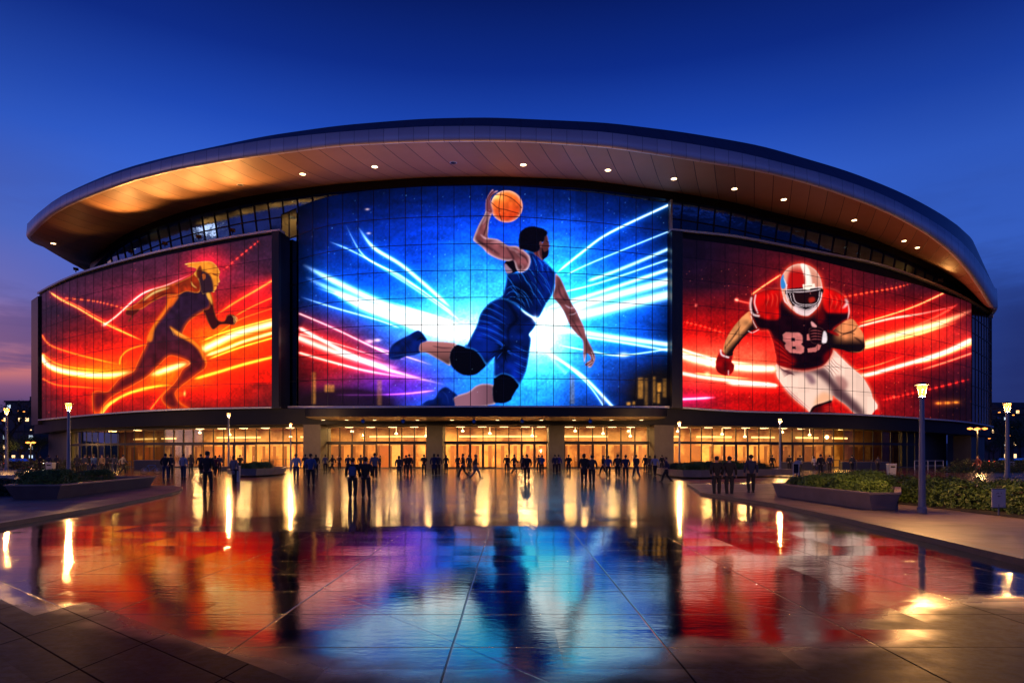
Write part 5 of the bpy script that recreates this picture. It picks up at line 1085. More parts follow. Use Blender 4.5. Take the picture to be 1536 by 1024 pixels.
far_hedge(53, 66, 78, 81, 1.0, 'low dark hedge far right in front of the arena end wall'); far_hedge(44, 60, 66, 69, .75, 'low hedge at the right behind the walking woman'); far_hedge(60, 90, 88, 92, 1.3, 'long dark hedge at the far right edge below the city lights')
far_hedge(-66, -50, 84, 87, 1.4, 'dark hedge at the left in front of the arena end'); far_hedge(-130, -90, 122, 126, 1.8, 'long dark hedge at the far left edge below the hills')
# ---- lamps
def lantern_mat():
    m = bpy.data.materials.new('lantern_glass'); m.use_nodes = True; t = NT(m); t.n.clear()
    ad = t.n.new('ShaderNodeAddShader'); t.l.new(t.node('ShaderNodeBsdfTransparent', {'Color': (.95, .9, .8, 1)}), ad.inputs[0]); t.l.new(t.node('ShaderNodeEmission', {'Color': (1, .28, .045, 1), 'Strength': 2.4}), ad.inputs[1])
    o = t.n.new('ShaderNodeOutputMaterial'); t.l.new(ad.outputs[0], o.inputs[0]); m.cycles.emission_sampling = 'NONE'; return m
M['lantern'] = lantern_mat()
def point(name, loc, power, color, rad=.12):
    l = bpy.data.lights.new(name, 'POINT'); l.energy = power; l.color = color; l.shadow_soft_size = rad; o = bpy.data.objects.new(name, l); col.objects.link(o); o.location = loc; return o
def lantern(x, y, H, rp, power, label, big=True, color=(1, .5, .17), strength=None):
    e = empty('street_lamp', (x, y, 0 if not big or y > 30 else .1), label=label, cat='street lamp', group='lamp posts on the plaza'); k = rp/.085; s_ = H/3.6 if big else H/6.5
    MB().lathe([(rp*1.35, 0), (rp*1.35, .12), (rp*1.1, .16), (rp, .35), (rp*.62, H*.84), (rp*.62, H-.5*k)], n=18).build('pole', M['pole'], e, smooth=False)
    h = .42*k; z = H-h*1.15
    MB().lathe([(rp*.62, -.02), (rp*.95, .0), (rp*.95, .03*k), (rp*.6, .06*k)], (0, 0, z-.06*k), 16).build('collar', M['pole'], e)
    MB().lathe([(.075*k, .0), (.135*k, h*.62), (.135*k, h*.66)], (0, 0, z), 6).build('lantern_glass', M['lantern'], e)
    c = MB()
    for i in range(6):
        a = 6.28318*i/6; c.bar((.08*k*math.cos(a), .08*k*math.sin(a), z), (.142*k*math.cos(a), .142*k*math.sin(a), z+h*.66), .009*k, 6)
    c.lathe([(.165*k, h*.66), (.165*k, h*.71), (.05*k, h*.82), (.0, h*.84)], (0, 0, z), 12); c.build('lantern_frame', M['black'], e)
    point('street_light', (x, y-.02, (.1 if big and y < 30 else 0)+z+h*.3-.0), power, color, .07*k)
    return e
def lamp_at(px, ptop, Y, rp, power, label, big=True): lantern((px-CX)*Y/FL, Y, CH+(HZ-ptop)*Y/FL, rp, power, label, big)
lamp_at(1383, 571, 16.85, .085, 1000, 'tall lamp post nearest the viewer at the right beside the granite planter')
lamp_at(103, 598, 57, .17, 2400, 'lamp post with a bright lantern in front of the left screen')
lamp_at(1511, 597, 50, .17, 2400, 'lamp post with a bright lantern at the right edge of the plaza')
lamp_at(10, 607, 84, .2, 2200, 'lamp post at the far left edge before the dark hills')
lamp_at(343, 616, 80, .13, 1700, 'slim lamp post before the lobby windows left of the entrances')
lamp_at(436, 632, 82, .11, 1500, 'short slim lamp post just left of the canopy')
lamp_at(1019, 629, 80, .12, 1900, 'slim lamp post just right of the canopy behind the planter')
lamp_at(1170, 624, 74, .13, 2000, 'slim lamp post in front of the right lobby windows below the football player')
def far_lamp(px, py, Y, label, n=1, dx=10, pw=0):
    x = (px-CX)*Y/FL; H = CH+(HZ-py)*Y/FL; e = empty('street_lamp', (x, Y, 0), label=label, cat='street lamp', group='distant street lamps')
    MB().lathe([(.14, 0), (.08, H)], n=8).build('pole', M['black'], e)
    for i in range(n):
        q = (i-(n-1)/2)*dx*Y/FL
        if n > 1: MB().bar((0, 0, H-.3), (q, 0, H), .05, 6).build('arm', M['black'], e)
        MB().lathe([(.0, -.2), (.3, -.12), (.32, 0), (.0, .1)], (q, 0, H), 10, caps=False).build('lamp_head', M['lantern'], e)
    if pw: point('far_light', (x, Y-.5, H-.4), pw, (1, .5, .17), .3)
far_lamp(1466, 642, 88, 'post with three lamps in front of the arena end wall at right', 3, 11, 900)
far_lamp(46, 663, 105, 'double headed lamp post at the left before the hedge', 2, 8, 500)
FLG = ((27, 616, 'distant lamp on the left hillside, upper right one'), (36, 617, 'distant lamp on the left hillside beside the arena corner'), (4, 630, 'distant lamp on the left hillside at the frame edge'), (60, 644, 'distant white lamp low against the arena corner at left'), (1499, 618, 'distant lamp on the right hillside beside the near lantern'), (1527, 616, 'highest distant lamp at the right edge'),
       (1520, 622, 'distant lamp on the right hillside right of the lamp post'), (1519, 640, 'distant lamp at mid height right of the lamp post'), (1504, 659, 'distant lamp low on the left of the right lamp post'), (1484, 657, 'distant lamp low beside the arena end wall'), (1529, 659, 'distant lamp low at the right frame edge'), (1514, 653, 'distant lamp low behind the right lamp post'))
for px, py, lb in FLG: far_lamp(px, py, 210, lb)
# ---- small furniture
def bin_(px, pf, h, w, label, cat='litter bin', name='litter_bin'):
    x, y = GP(px, pf); e = empty(name, (x, y, .1 if y < 30 or x > 20 and y < 36 else 0), label=label, cat=cat)
    MB().prism([(-w*.42, -w*.36), (w*.42, -w*.36), (w*.42, w*.36), (-w*.42, w*.36)], 0, h*.9, top=[(-w*.5, -w*.42), (w*.5, -w*.42), (w*.5, w*.42), (-w*.5, w*.42)]).build('body', M['white_paint'], e, bevel=.01)
    MB().box(-w*.53, -w*.45, h*.9+.01, w*.53, w*.45, h).build('lid', M['coping'], e, bevel=.012)
    MB().box(-w*.3, -w*.43, h*.68, w*.3, -w*.40, h*.8).build('opening', M['black'], e)
bin_(76, 708, 1.0, .7, 'pale litter bin on the plaza behind the left planter'); bin_(1337, 713, 1.0, .6, 'pale litter bin behind the right hedge'); bin_(1516, 704, 1.0, .6, 'pale litter bin beside the lamp post at the right edge'); bin_(356, 722, 1.0, .32, 'slim lit litter bin next to the woman before the left planter')
bin_(1058, 708, 1.0, .55, 'white bin standing by the planter right of the entrances')
e = empty('utility_cabinet', (-20.3, 26.6, .1), label='white utility cabinet among shrubs at the left edge', cat='cabinet')
MB().box(-.33, -.2, .05, .33, .2, .66).build('body', M['white_paint'], e, bevel=.015); MB().box(-.3, -.18, 0, .3, .18, .05).build('base', M['black'], e); MB().box(-.37, -.24, .662, .37, .24, .7).build('lid', M['white_paint'], e, bevel=.01); MB().box(.1, -.225, .3, .14, -.202, .4).build('handle', M['black'], e)
# notice board
e = empty('notice_sign', (11.75, 16.1, .1), label='small white notice board on a post in front of the hedge at far right', cat='sign')
MB().bar((0, 0, 0), (0, 0, .28), .018, 8).build('post', M['pole'], e)
b_ = MB().box(-.17, -.012, .2, .17, .012, .64).build('board', M['white_paint'], e, bevel=.006)
M['ink'] = pbr('ink', (.03, .03, .04), .6)
k_ = MB().box(-.175, -.018, .635, .175, .014, .655).box(-.175, -.018, .19, .175, .014, .205).build('trim', M['pole'], e)
for (x, z, w, h) in ((-.02, .54, .05, .012), (.055, .545, .012, .03), (-.06, .53, .02, .01), (0, .47, .03, .028), (.035, .465, .028, .012), (-.03, .47, .02, .01), (.12, .24, .02, .012)):
    MB().box(x-w/2, -.0145, z-h/2, x+w/2, -.0125, z+h/2).build('mark', M['ink'], b_)
# railings
def railing(pts, h, label, mat, name='railing', cat='railing', board=False):
    e = empty(name, (pts[0][0], pts[0][1], 0), label=label, cat=cat); o = Vector((pts[0][0], pts[0][1], 0)); q = [Vector((x, y, 0))-o for x, y in pts]
    for p in q: MB().bar(p, p+Vector((0, 0, h)), .05, 6).build('post', mat, e)
    for a, b in zip(q, q[1:]):
        MB().bar(a+Vector((0, 0, h-.03)), b+Vector((0, 0, h-.03)), .035, 6).build('rail', mat, e)
        if board: MB().bar(a+Vector((0, 0, h*.45)), b+Vector((0, 0, h*.45)), .03, 6).build('rail', mat, e)
M['rail_white'] = pbr('white_rail', (.45, .48, .52), .4); M['rail_dark'] = pbr('dark_rail', (.08, .07, .07), .4, .4)
def gpts(lst, Y): return [((px-CX)*Y/FL, Y) for px in lst]
railing(gpts([1372, 1382, 1392, 1403, 1415], 82), 1.15, 'white barrier frames before the dark recess at the right', M['rail_white'], board=True)
railing(gpts([1240, 1259, 1285, 1307, 1335], 80), 1.25, 'thin pale railing in front of the right lobby windows', M['rail_dark'])
railing(gpts([1066, 1090, 1115, 1140], 82), 1.1, 'low dark railing before the right hand lobby doors', M['rail_dark'], board=True)
railing(gpts([392, 410, 428, 446, 462], 84), 1.3, 'dark railing before the windows left of the canopy', M['rail_dark'], board=True)
railing(gpts([125, 150, 175, 197], 80), 1.1, 'dark railing behind the crowd at the left', M['rail_dark'], board=True)
def low_wall(px0, px1, Y, h, label):
    x0, x1 = (px0-CX)*Y/FL, (px1-CX)*Y/FL; e = empty('low_wall', ((x0+x1)/2, Y, 0), label=label, cat='low wall'); w = (x1-x0)/2
    MB().box(-w, -.25, 0, w, .25, h).build('wall', M['wall_dark'], e); MB().box(-w-.05, -.32, h+.002, w+.05, .32, h+.1).build('coping', M['planter'], e)
low_wall(203, 247, 84, 1.1, 'dark low wall before the unlit lobby windows at left'); low_wall(1170, 1246, 85, .9, 'low wall before the right lobby doors'); low_wall(1262, 1330, 86, .9, 'low wall before the dim right lobby windows'); low_wall(330, 356, 74, .45, 'low stone wall left of the small planter')
# A-board
x, y = GP(1194, 715); e = empty('sign_stand', (x, y, 0), label='narrow grey standing sign frame next to a person right of the centre', cat='sign')
MB().bar((-.22, 0, 0), (-.22, 0, 1.05), .03, 6).bar((.22, 0, 0), (.22, 0, 1.05), .03, 6).bar((-.22, 0, 1.05), (.22, 0, 1.05), .03, 6).bar((-.22, 0, .25), (.22, 0, .25), .025, 6).build('frame', M['rail_white'], e); MB().box(-.19, -.01, .3, .19, .01, 1.0).build('board', M['panel_dark'], e)
# bicycle
def bicycle(x, y, rz, label, mat):
    e = empty('bicycle', (x, y, 0), rz, label=label, cat='bicycle')
    for wx in (-.52, .52):
        v = []; f = []; n, k = 28, 6
        for i in range(n):
            a = 6.28318*i/n
            for j in range(k): b = 6.28318*j/k; rr = .33+.022*math.cos(b); v.append((wx+rr*math.cos(a), .022*math.sin(b), .35+rr*math.sin(a)))
        f = [(i*k+j, ((i+1) % n)*k+j, ((i+1) % n)*k+(j+1) % k, i*k+(j+1) % k) for i in range(n) for j in range(k)]
        w = from_py('wheel', v, f, M['black'], e); s = MB()
        for i in range(10): a = 3.1416*i/10; s.bar((wx-.32*math.cos(a), 0, .35-.32*math.sin(a)), (wx+.32*math.cos(a), 0, .35+.32*math.sin(a)), .004, 4)
        s.build('spokes', M['coping'], w)
    P = dict(r=(-.52, 0, .35), b=(-.06, 0, .3), s=(-.2, 0, .82), h=(.36, 0, .84), h2=(.38, 0, .74), f=(.52, 0, .35)); s = MB()
    for a, b in (('r', 'b'), ('r', 's'), ('b', 's'), ('s', 'h'), ('b', 'h2'), ('h', 'f')): s.bar(P[a], P[b], .018, 6)
    s.build('frame', mat, e); MB().bar((.36, -.25, 1.0), (.36, .25, 1.0), .014, 6).bar((.36, 0, .84), (.36, 0, 1.0), .014, 6).build('handlebar', M['black'], e); MB().bar((-.2, 0, .82), (-.2, 0, .92), .014, 6).lathe([(.02, .92), (.08, .93), (.07, .97), (.0, .98)], (-.22, 0, 0), 10).build('saddle', M['black'], e)
x, y = GP(226, 711); bicycle(x, y, .3, 'blue bicycle parked on the plaza left of the man in dark jacket', pbr('blue_enamel', (.05, .16, .5), .3))
# ---- cars
def car_proto():
    e = empty('parked_car', (0, 0, 0)); prof = [(-2.15, .35), (-2.2, .62), (-2.1, .86), (-1.55, .95), (-.95, 1.38), (.55, 1.42), (1.15, 1.0), (1.95, .86), (2.2, .62), (2.18, .35)]
    v = []; n = len(prof)
    for yy, k in ((-.84, 1), (-.72, 1.02), (.72, 1.02), (.84, 1)):
        for x, z in prof: v.append((x*(1 if abs(yy) < .8 else .985), yy*(1-.16*max(0, z-.9)/.5), z if abs(yy) < .8 else z-.03))
    f = [(j*n+i, j*n+i+1, (j+1)*n+i+1, (j+1)*n+i) for j in range(3) for i in range(n-1)]+[tuple(range(n))[::-1], tuple(3*n+i for i in range(n))]+[(j*n, (j+1)*n, (j+1)*n+n-1, j*n+n-1) for j in range(3)]
    from_py('body', v, f, pbr('car_paint', (.03, .03, .035), .2, .4), e, smooth=False)
    MB().add([(-1.42, -.82, .98), (-.9, -.74, 1.32), (.5, -.73, 1.35), (1.02, -.82, 1.0)], [(0, 1, 2, 3)]).add([(-1.42, .82, .98), (-.9, .74, 1.32), (.5, .73, 1.35), (1.02, .82, 1.0)], [(3, 2, 1, 0)]).build('side_window', M['glass_blue'], e)
    for x in (-1.35, 1.35):
        for yy in (-.84, .84):
            w = MB().bar((x, yy-.1, .33), (x, yy+.1, .33), .33, 20).build('wheel', M['black'], e); MB().bar((x, yy-.115, .33), (x, yy+.115, .33), .19, 12).build('rim', M['coping'], w)
    for yy in (-.6, .6):
        MB().box(2.14, yy-.16, .6, 2.235, yy+.16, .74).build('headlight', glow_mat('head_lamp', (1, .85, .6), 14), e, bevel=.02); MB().box(-2.235, yy-.14, .64, -2.14, yy+.14, .76).build('tail_light', glow_mat('tail_lamp', (1, .05, .02), 10), e, bevel=.02)
    return e
cp = car_proto(); first = True
for px, Y, a, lb in ((36, 96, 15, 'car with glowing lights nearest the viewer at the left edge'), (22, 108, 170, 'dark car behind the lit car at the left edge'), (50, 120, 20, 'car farther off at left near the double lamp post'), (1500, 150, 10, 'distant car below the right hedge lights, left one'), (1512, 165, 190, 'distant car at the right behind the lamp post'), (1524, 150, 5, 'distant car at the right frame edge'), (1531, 175, 185, 'farthest distant car at the right frame edge')):
    c = cp if first else copy_tree(cp); first = False
    c.location = ((px-CX)*Y/FL, Y, 0); c.rotation_euler.z = R(a); tag(c, lb, 'car', 'cars on the road beyond the plaza')
# ---- hills, houses, trees far off
def hill(name, cx, cy, rx, ry, h, seed):
    r = random.Random(seed); v = [(cx, cy, h)]; n, k = 40, 8
    for j in range(1, k+1):
        s = j/k
        for i in range(n): a = 6.28318*i/n; w = 1+.12*math.sin(a*3+seed)+.06*math.sin(a*7); v.append((cx+rx*s*w*math.cos(a), cy+ry*s*w*math.sin(a), h*(1-s)**.8*(1+.1*math.sin(a*5+j)) if j < k else -.5))
    f = [(0, 1+i, 1+(i+1) % n) for i in range(n)]+[(1+(j-1)*n+i, 1+j*n+i, 1+j*n+(i+1) % n, 1+(j-1)*n+(i+1) % n) for j in range(1, k) for i in range(n)]
    from_py(name, v, f, M['hill'], smooth=True, kind='structure')
M['hill'] = pbr('hillside', (.012, .016, .014), .95, 0, .4, .05)
hill('left_hill', -330, 420, 150, 90, 17, 1); hill('right_hill', 330, 420, 140, 90, 15, 2)
M['far_wall'] = pbr('far_house_wall', (.07, .07, .085), .8, 0, .2, .2); M['far_roof'] = pbr('far_roof', (.03, .03, .04), .8); M['lit'] = glow_mat('lit_window', (1, .62, .28), 2.2); M['lit2'] = glow_mat('cool_lit_window', (.65, .8, 1), 1.2); M['unlit'] = M['glass_wing']
def house(px, ptop, Y, w, label, seed, flat=True, base=None):
    r = random.Random(seed); x = (px-CX)*Y/FL; H = CH+(HZ-ptop)*Y/FL; zb = 0; e = empty('apartment_block', (x, Y, zb), r.uniform(-.2, .2), label=label, cat='building', group='far buildings beyond the plaza'); d = w*.6
    MB().box(-w/2, 0, -1, w/2, d, H).build('wall', M['far_wall'], e)
    if flat: rf = MB().box(-w/2-.4, -.4, H+.003, w/2+.4, d+.4, H+.6).build('roof', M['far_roof'], e); MB().box(-w*.2, d*.3, H+.61, w*.1, d*.6, H+2.6).build('stair_house', M['far_wall'], rf)
    else: MB().add([(-w/2-.5, -.5, H), (w/2+.5, -.5, H), (w/2+.5, d+.5, H), (-w/2-.5, d+.5, H), (-w/2, d/2, H+3), (w/2, d/2, H+3)], [(0, 1, 5, 4), (2, 3, 4, 5), (1, 2, 5), (3, 0, 4), (3, 2, 1, 0)]).build('roof', M['far_roof'], e)
    nx, nz = max(2, int(w/2.6)), max(2, int(H/3.0)); c = [(i, j) for i in range(nx) for j in range(nz)]; r.shuffle(c)
    for i, j in c[:12]:
        xx = -w/2+(i+.5)*w/nx; zz = (j+.5)*H/nz; q = r.random(); o = MB().box(xx-.75, -.06, zz-.75, xx+.75, -.01, zz+.75).build('window', M['frame_dark'], e)
        MB().box(xx-.65, -.1, zz-.65, xx+.65, -.062, zz+.65).build('pane', M['lit'] if q < .5 else M['lit2'] if q < .7 else M['unlit'], o)
hs = [(50, 603, 260, 22, 'blocky dark building right beside the arena corner at left'), (30, 622, 250, 14, 'small dark building on the left hillside'), (8, 628, 270, 16, 'dark building at the left frame edge'), (62, 640, 230, 12, 'low dark building half hidden by the arena corner at left'), (20, 648, 220, 15, 'low building at the foot of the left hill'),
      (1496, 640, 260, 16, 'apartment block right of the arena end wall'), (1508, 624, 280, 18, 'apartment block behind the right lamp post'), (1524, 622, 270, 16, 'apartment block at the right behind the trees'), (1536, 612, 290, 20, 'tallest apartment block at the right frame edge'), (1516, 652, 230, 14, 'low lit building below the apartment blocks at right'), (1534, 656, 225, 14, 'low building at the right frame edge')]
for i, (px, pt_, Y, w, lb) in enumerate(hs): house(px, pt_, Y, w, lb, 40+i, i % 3 != 2)
def tree(px, ptop, Y, label, seed, mat, bare=False, cw=.35):
    r = random.Random(seed); x = (px-CX)*Y/FL; H = CH+(HZ-ptop)*Y/FL; e = empty('tree', (x, Y, 0), label=label, cat='tree', group='trees beyond the plaza'); s = MB(); tips = []
    s.bar((0, 0, 0), (0, 0, H*.45), H*.03, 8, 0, H*.02)
    def br(p, d, L, rr, k):
        q = p+d*L; s.bar(p, q, rr, 5, 0, rr*.6); tips.append(q)
        if k:
            for _ in range(3 if bare else 2):
                n = (d+Vector((r.uniform(-.8, .8), r.uniform(-.8, .8), r.uniform(-.1, .6)))).normalized(); br(q, n, L*.68, rr*.6, k-1)
    for i in range(6): a = i*1.05+r.random(); br(Vector((0, 0, H*r.uniform(.3, .46))), Vector((math.cos(a)*.7, math.sin(a)*.7, r.uniform(.5, 1.1))).normalized(), H*.22, H*.012, 3 if bare else 2)
    s.build('trunk', M['bark'], e); v = []; f = []
    for q in tips:
        if not bare or r.random() < .3: leaves(v, f, q, (H*.13*(1-.6*bare),)*3, 8 if bare else 70, H*.016, r, floor=-1)
    from_py('crown', v, f, mat, e)
for px, pt_, Y, lb, bare in ((14, 592, 130, 'nearly bare tree rising above the left hillside', 1), (30, 640, 115, 'dark leafy tree left of the arena corner', 0), (55, 650, 118, 'dark leafy tree beside the arena corner at left', 0), (5, 655, 105, 'dark leafy tree at the left frame edge', 0), (1503, 617, 200, 'dark tree crown right of the arena end', 0), (1530, 630, 180, 'dark tree near the right frame edge', 0), (1490, 652, 150, 'low dark tree against the arena end wall', 0), (1516, 640, 190, 'dark tree behind the right lamp post', 0)):
    tree(px, pt_, Y, lb, px, M['leaf_dark'], bare)
# ---------------------------------------------------------------- people
def skin_mesh(name, V, E, rad, root=0, sub=1):
    me = bpy.data.meshes.new(name); me.from_pydata([Vector(v) for v in V], E, []); o = bpy.data.objects.new(name, me); col.objects.link(o)
    md = o.modifiers.new('s', 'SKIN'); md.use_smooth_shade = True
    if sub: s = o.modifiers.new('u', 'SUBSURF'); s.levels = s.render_levels = sub
    for i, r in enumerate(rad):
        q = me.skin_vertices[0].data[i]; q.radius = r if isinstance(r, tuple) else (r, r); q.use_root = (i == root)
    dg = bpy.context.evaluated_depsgraph_get(); dg.update(); res = bpy.data.meshes.new_from_object(o.evaluated_get(dg)); res.name = name
    bpy.data.objects.remove(o); return res
class Sk:
    def __init__(s): s.V = []; s.E = []; s.r = []
    def a(s, p, r, par=None):
        s.V.append(p); s.r.append(r)
        if par is not None: s.E.append((par, len(s.V)-1))
        return len(s.V)-1
def lerp(a, b, k): return tuple(a[i]+(b[i]-a[i])*k for i in range(3))
def make_pose(P):
    """forward is +Y; P gives knees, feet, elbows, wrists"""
    k = Sk(); lean = P.get('lean', 0); top = lambda z: (0, lean*(z-.95), z)
    pel = k.a((0, 0, .95), (.125, .1)); sp = k.a(top(1.12), (.115, .09), pel); ch = k.a(top(1.33), (.14, .1), sp); nb = k.a(top(1.47), (.07, .065), ch); nk = k.a((0, lean*.55+.01, 1.53), .052, nb)
    hd = P.get('head', 0); hc = k.a((0, lean*.62+.02+hd*.03, 1.63), (.074, .088), nk); k.a((0, lean*.65+.015+hd*.05, 1.70), (.066, .078), hc)
    k.a((0, lean*.62+.12+hd*.03, 1.615), .012, hc); k.a((-.083, lean*.62+.01, 1.62), .013, hc); k.a((.083, lean*.62+.01, 1.62), .013, hc)
    for sd, s in (('L', -1), ('R', 1)):
        sh = k.a((s*.175, lean*.46, 1.42), .055, ch); el = k.a(P['e'+sd], .04, sh); wr = k.a(P['w'+sd], .027, el)
        e_, w_ = Vector(P['e'+sd]), Vector(P['w'+sd]); d = (w_-e_).normalized(); pm = w_+d*.06; pa = k.a(tuple(pm), (.035, .02), wr); sv = d.cross(Vector((s, 0, 0))).normalized() if abs(d.x) < .9 else Vector((0, 1, 0)); cu = Vector((-s, 0, 0))
        for i, L in enumerate((.062, .072, .068, .055)):
            b = pm+sv*(i-1.5)*.02+d*.035; f1 = k.a(tuple(b), .0095, pa); f2 = k.a(tuple(b+d*L*.5+cu*.006), .009, f1); k.a(tuple(b+d*L*.85+cu*.025), .008, f2)
        t1 = k.a(tuple(pm-sv*.036-d*.01), .011, pa); k.a(tuple(pm-sv*.055+d*.035+cu*.012), .009, t1)
        hp = k.a((s*.09, 0, .88), .085, pel); kn = k.a(P['k'+sd], .055, hp); an = k.a(lerp(P['k'+sd], P['f'+sd], .82), .037, kn); f = P['f'+sd]; he = k.a((f[0], f[1], f[2]+.045), .04, an); k.a((f[0]+s*.02, f[1]+.13, f[2]+.03), (.04, .025), he)
    body = skin_mesh('person', k.V, k.E, k.r)
    j = Sk(); L = P.get('coat', 0); a = j.a((0, 0, .86), (.16, .125)); b = j.a(top(1.12), (.145, .12), a); c = j.a(top(1.32), (.17, .13), b); j.a(top(1.475), (.085, .08), c)
    if L: j.a((0, -.01, .52), (.2, .15), a)
    for sd, s in (('L', -1), ('R', 1)):
        sh = j.a((s*.18, lean*.46, 1.415), .077, c); el = j.a(P['e'+sd], .06, sh); j.a(lerp(P['e'+sd], P['w'+sd], .96), .044, el)
    jk = skin_mesh('jacket', j.V, j.E, j.r, 1)
    q = Sk(); a = q.a((0, 0, .94), (.14, .115))
    for sd, s in (('L', -1), ('R', 1)): hp = q.a((s*.092, 0, .85), .108, a); kn = q.a(P['k'+sd], .082, hp); q.a(lerp(P['k'+sd], P['f'+sd], .9), .066, kn)
    tr = skin_mesh('trousers', q.V, q.E, q.r)
    h = MB(); hl = P.get('hair', 0)
    hb = bmesh.new(); bmesh.ops.create_uvsphere(hb, u_segments=16, v_segments=10, radius=1)
    for v in hb.verts:
        x, y, z = v.co; z = max(z, .05+.25*max(0, y)) if y > .15 else z
        if hl and z < -.2: z *= 2.2
        v.co = Vector((x*.089, y*.1+lean*.63-.008, z*.105+1.672))
    hm = bpy.data.meshes.new('hair'); hb.to_mesh(hm); hb.free(); hm.shade_smooth()
    shoes = []
    for sd, s in (('L', -1), ('R', 1)):
        sb = bmesh.new(); bmesh.ops.create_uvsphere(sb, u_segments=12, v_segments=8, radius=1); f = P['f'+sd]
        for v in sb.verts: v.co = Vector((v.co.x*.05*(1+.15*v.co.y)+f[0]+s*.008, v.co.y*.145+f[1]+.05, max(-.5, v.co.z)*.055*(1-.25*v.co.y)+f[2]+.032))
        sm = bpy.data.meshes.new('shoe'); sb.to_mesh(sm); sb.free(); sm.shade_smooth(); shoes.append(sm)
    return body, jk, tr, hm, shoes
def PZ(kL, fL, kR, fR, eL, wL, eR, wR, **k): return dict(kL=kL, fL=fL, kR=kR, fR=fR, eL=eL, wL=wL, eR=eR, wR=wR, **k)
POSES = dict(
    stand=PZ((-.11, .02, .48), (-.085, -.01, 0), (.1, .01, .48), (.09, .0, 0), (-.25, -.02, 1.16), (-.26, .05, .9), (.25, -.02, 1.16), (.27, .04, .9)),
    pocket=PZ((-.1, .03, .48), (-.1, -.02, 0), (.12, .04, .47), (.12, .05, 0), (-.26, -.06, 1.16), (-.19, .08, .95), (.26, -.06, 1.16), (.19, .08, .95)),
    walk=PZ((-.09, .2, .49), (-.09, .3, .02), (.09, -.03, .46), (.09, -.33, .05), (-.25, -.14, 1.17), (-.25, -.12, .92), (.25, .08, 1.16), (.23, .27, .98), lean=.06),
    stride=PZ((-.09, -.04, .46), (-.09, -.36, .06), (.09, .22, .5), (.08, .34, .02), (-.25, .1, 1.16), (-.23, .3, 1.0), (.25, -.15, 1.17), (.26, -.16, .92), lean=.05, hair=1),
    phone=PZ((-.1, .02, .48), (-.11, 0, 0), (.1, .03, .48), (.12, .03, 0), (-.25, .0, 1.16), (-.16, .22, 1.2), (.25, .02, 1.16), (.12, .26, 1.26), head=1),
    coat=PZ((-.09, .03, .48), (-.09, .02, 0), (.09, .0, .48), (.1, .0, 0), (-.25, -.02, 1.16), (-.25, .04, .9), (.25, -.01, 1.16), (.25, .06, .91), coat=1, hair=1),
    coatwalk=PZ((-.08, .18, .49), (-.08, .27, .02), (.08, -.02, .46), (.08, -.27, .04), (-.25, -.1, 1.17), (-.24, -.06, .92), (.25, .06, 1.16), (.22, .22, .98), coat=1, lean=.05))
MESH = {k: make_pose(v) for k, v in POSES.items()}
M['skin'] = pbr('skin', (.38, .22, .16), .5); M['hair'] = pbr('dark_hair', (.012, .009, .008), .6); M['hair_fair'] = pbr('fair_hair', (.22, .13, .06), .6); M['shoe'] = pbr('dark_shoes', (.015, .013, .013), .5)
CL = dict(black=(.008, .008, .01), navy=(.012, .018, .05), char=(.03, .03, .034), blue=(.045, .1, .26), pale=(.32, .33, .4), grey=(.13, .12, .13), brown=(.08, .045, .025), jeans=(.022, .03, .06), tan=(.2, .14, .1), purple=(.09, .06, .22), white=(.5, .5, .52), wine=(.09, .015, .02), trou=(.012, .012, .014), gtrou=(.09, .09, .1))
for k_, v_ in CL.items(): v_ = tuple(q*1.5+.004 for q in v_) if max(v_) < .15 else v_; M['c_'+k_] = pbr(k_+'_cloth', v_, .85, 0, .25, 7, .2)
def put(nm, me, mat, parent, suffix=None):
    if not me.materials: me.materials.append(mat)
    o = bpy.data.objects.new(nm, me); col.objects.link(o); o.parent = parent
    if me.materials[0] != mat: o.material_slots[0].link = 'OBJECT'; o.material_slots[0].material = mat
    return o
def person(px, pf, hp, pose, rot, top, leg, label, group=None, pack=None, fair=False, wide=1.):
    Y = CH*FL/(pf-HZ); h = hp*Y/FL
    if h > 1.84: Y = 1.8*FL/hp; h = 1.8
    if h < 1.5 and hp > 22: h = 1.55
    if Y > 83: Y = 83
    x = (px-CX)*Y/FL; s = h/1.77; me = MESH[pose]; z = .1 if (x > 9 and Y < 35.5) or (x < -16 and Y < 29) else 0
    o = put('person', me[0], M['skin'], None); tag(o, label, 'person', group); o.location = (x, Y, z); o.rotation_euler.z = R(rot); o.scale = (s*wide, s*wide, s)
    put('jacket', me[1], M['c_'+top], o); put('trousers', me[2], M['c_'+leg], o); put('hair', me[3], M['hair_fair'] if fair else M['hair'], o)
    for sm in me[4]: put('shoe', sm, M['shoe'], o)
    if pack:
        a = R(rot); bx, by = x+math.sin(a)*.2*s, Y-math.cos(a)*.2*s
        e = empty('backpack', (bx, by, z+.98*s), a, label=pack[1], cat='backpack'); e.scale = (s, s, s)
        MB().box(-.15, -.1, 0, .15, .09, .42).build('bag', M['c_'+pack[0]], e, bevel=.05); MB().box(-.11, -.15, .04, .11, -.101, .2).build('pocket', M['c_'+pack[0]], e, bevel=.02)
    return o
LG = 'people in the crowd at the left of the plaza'
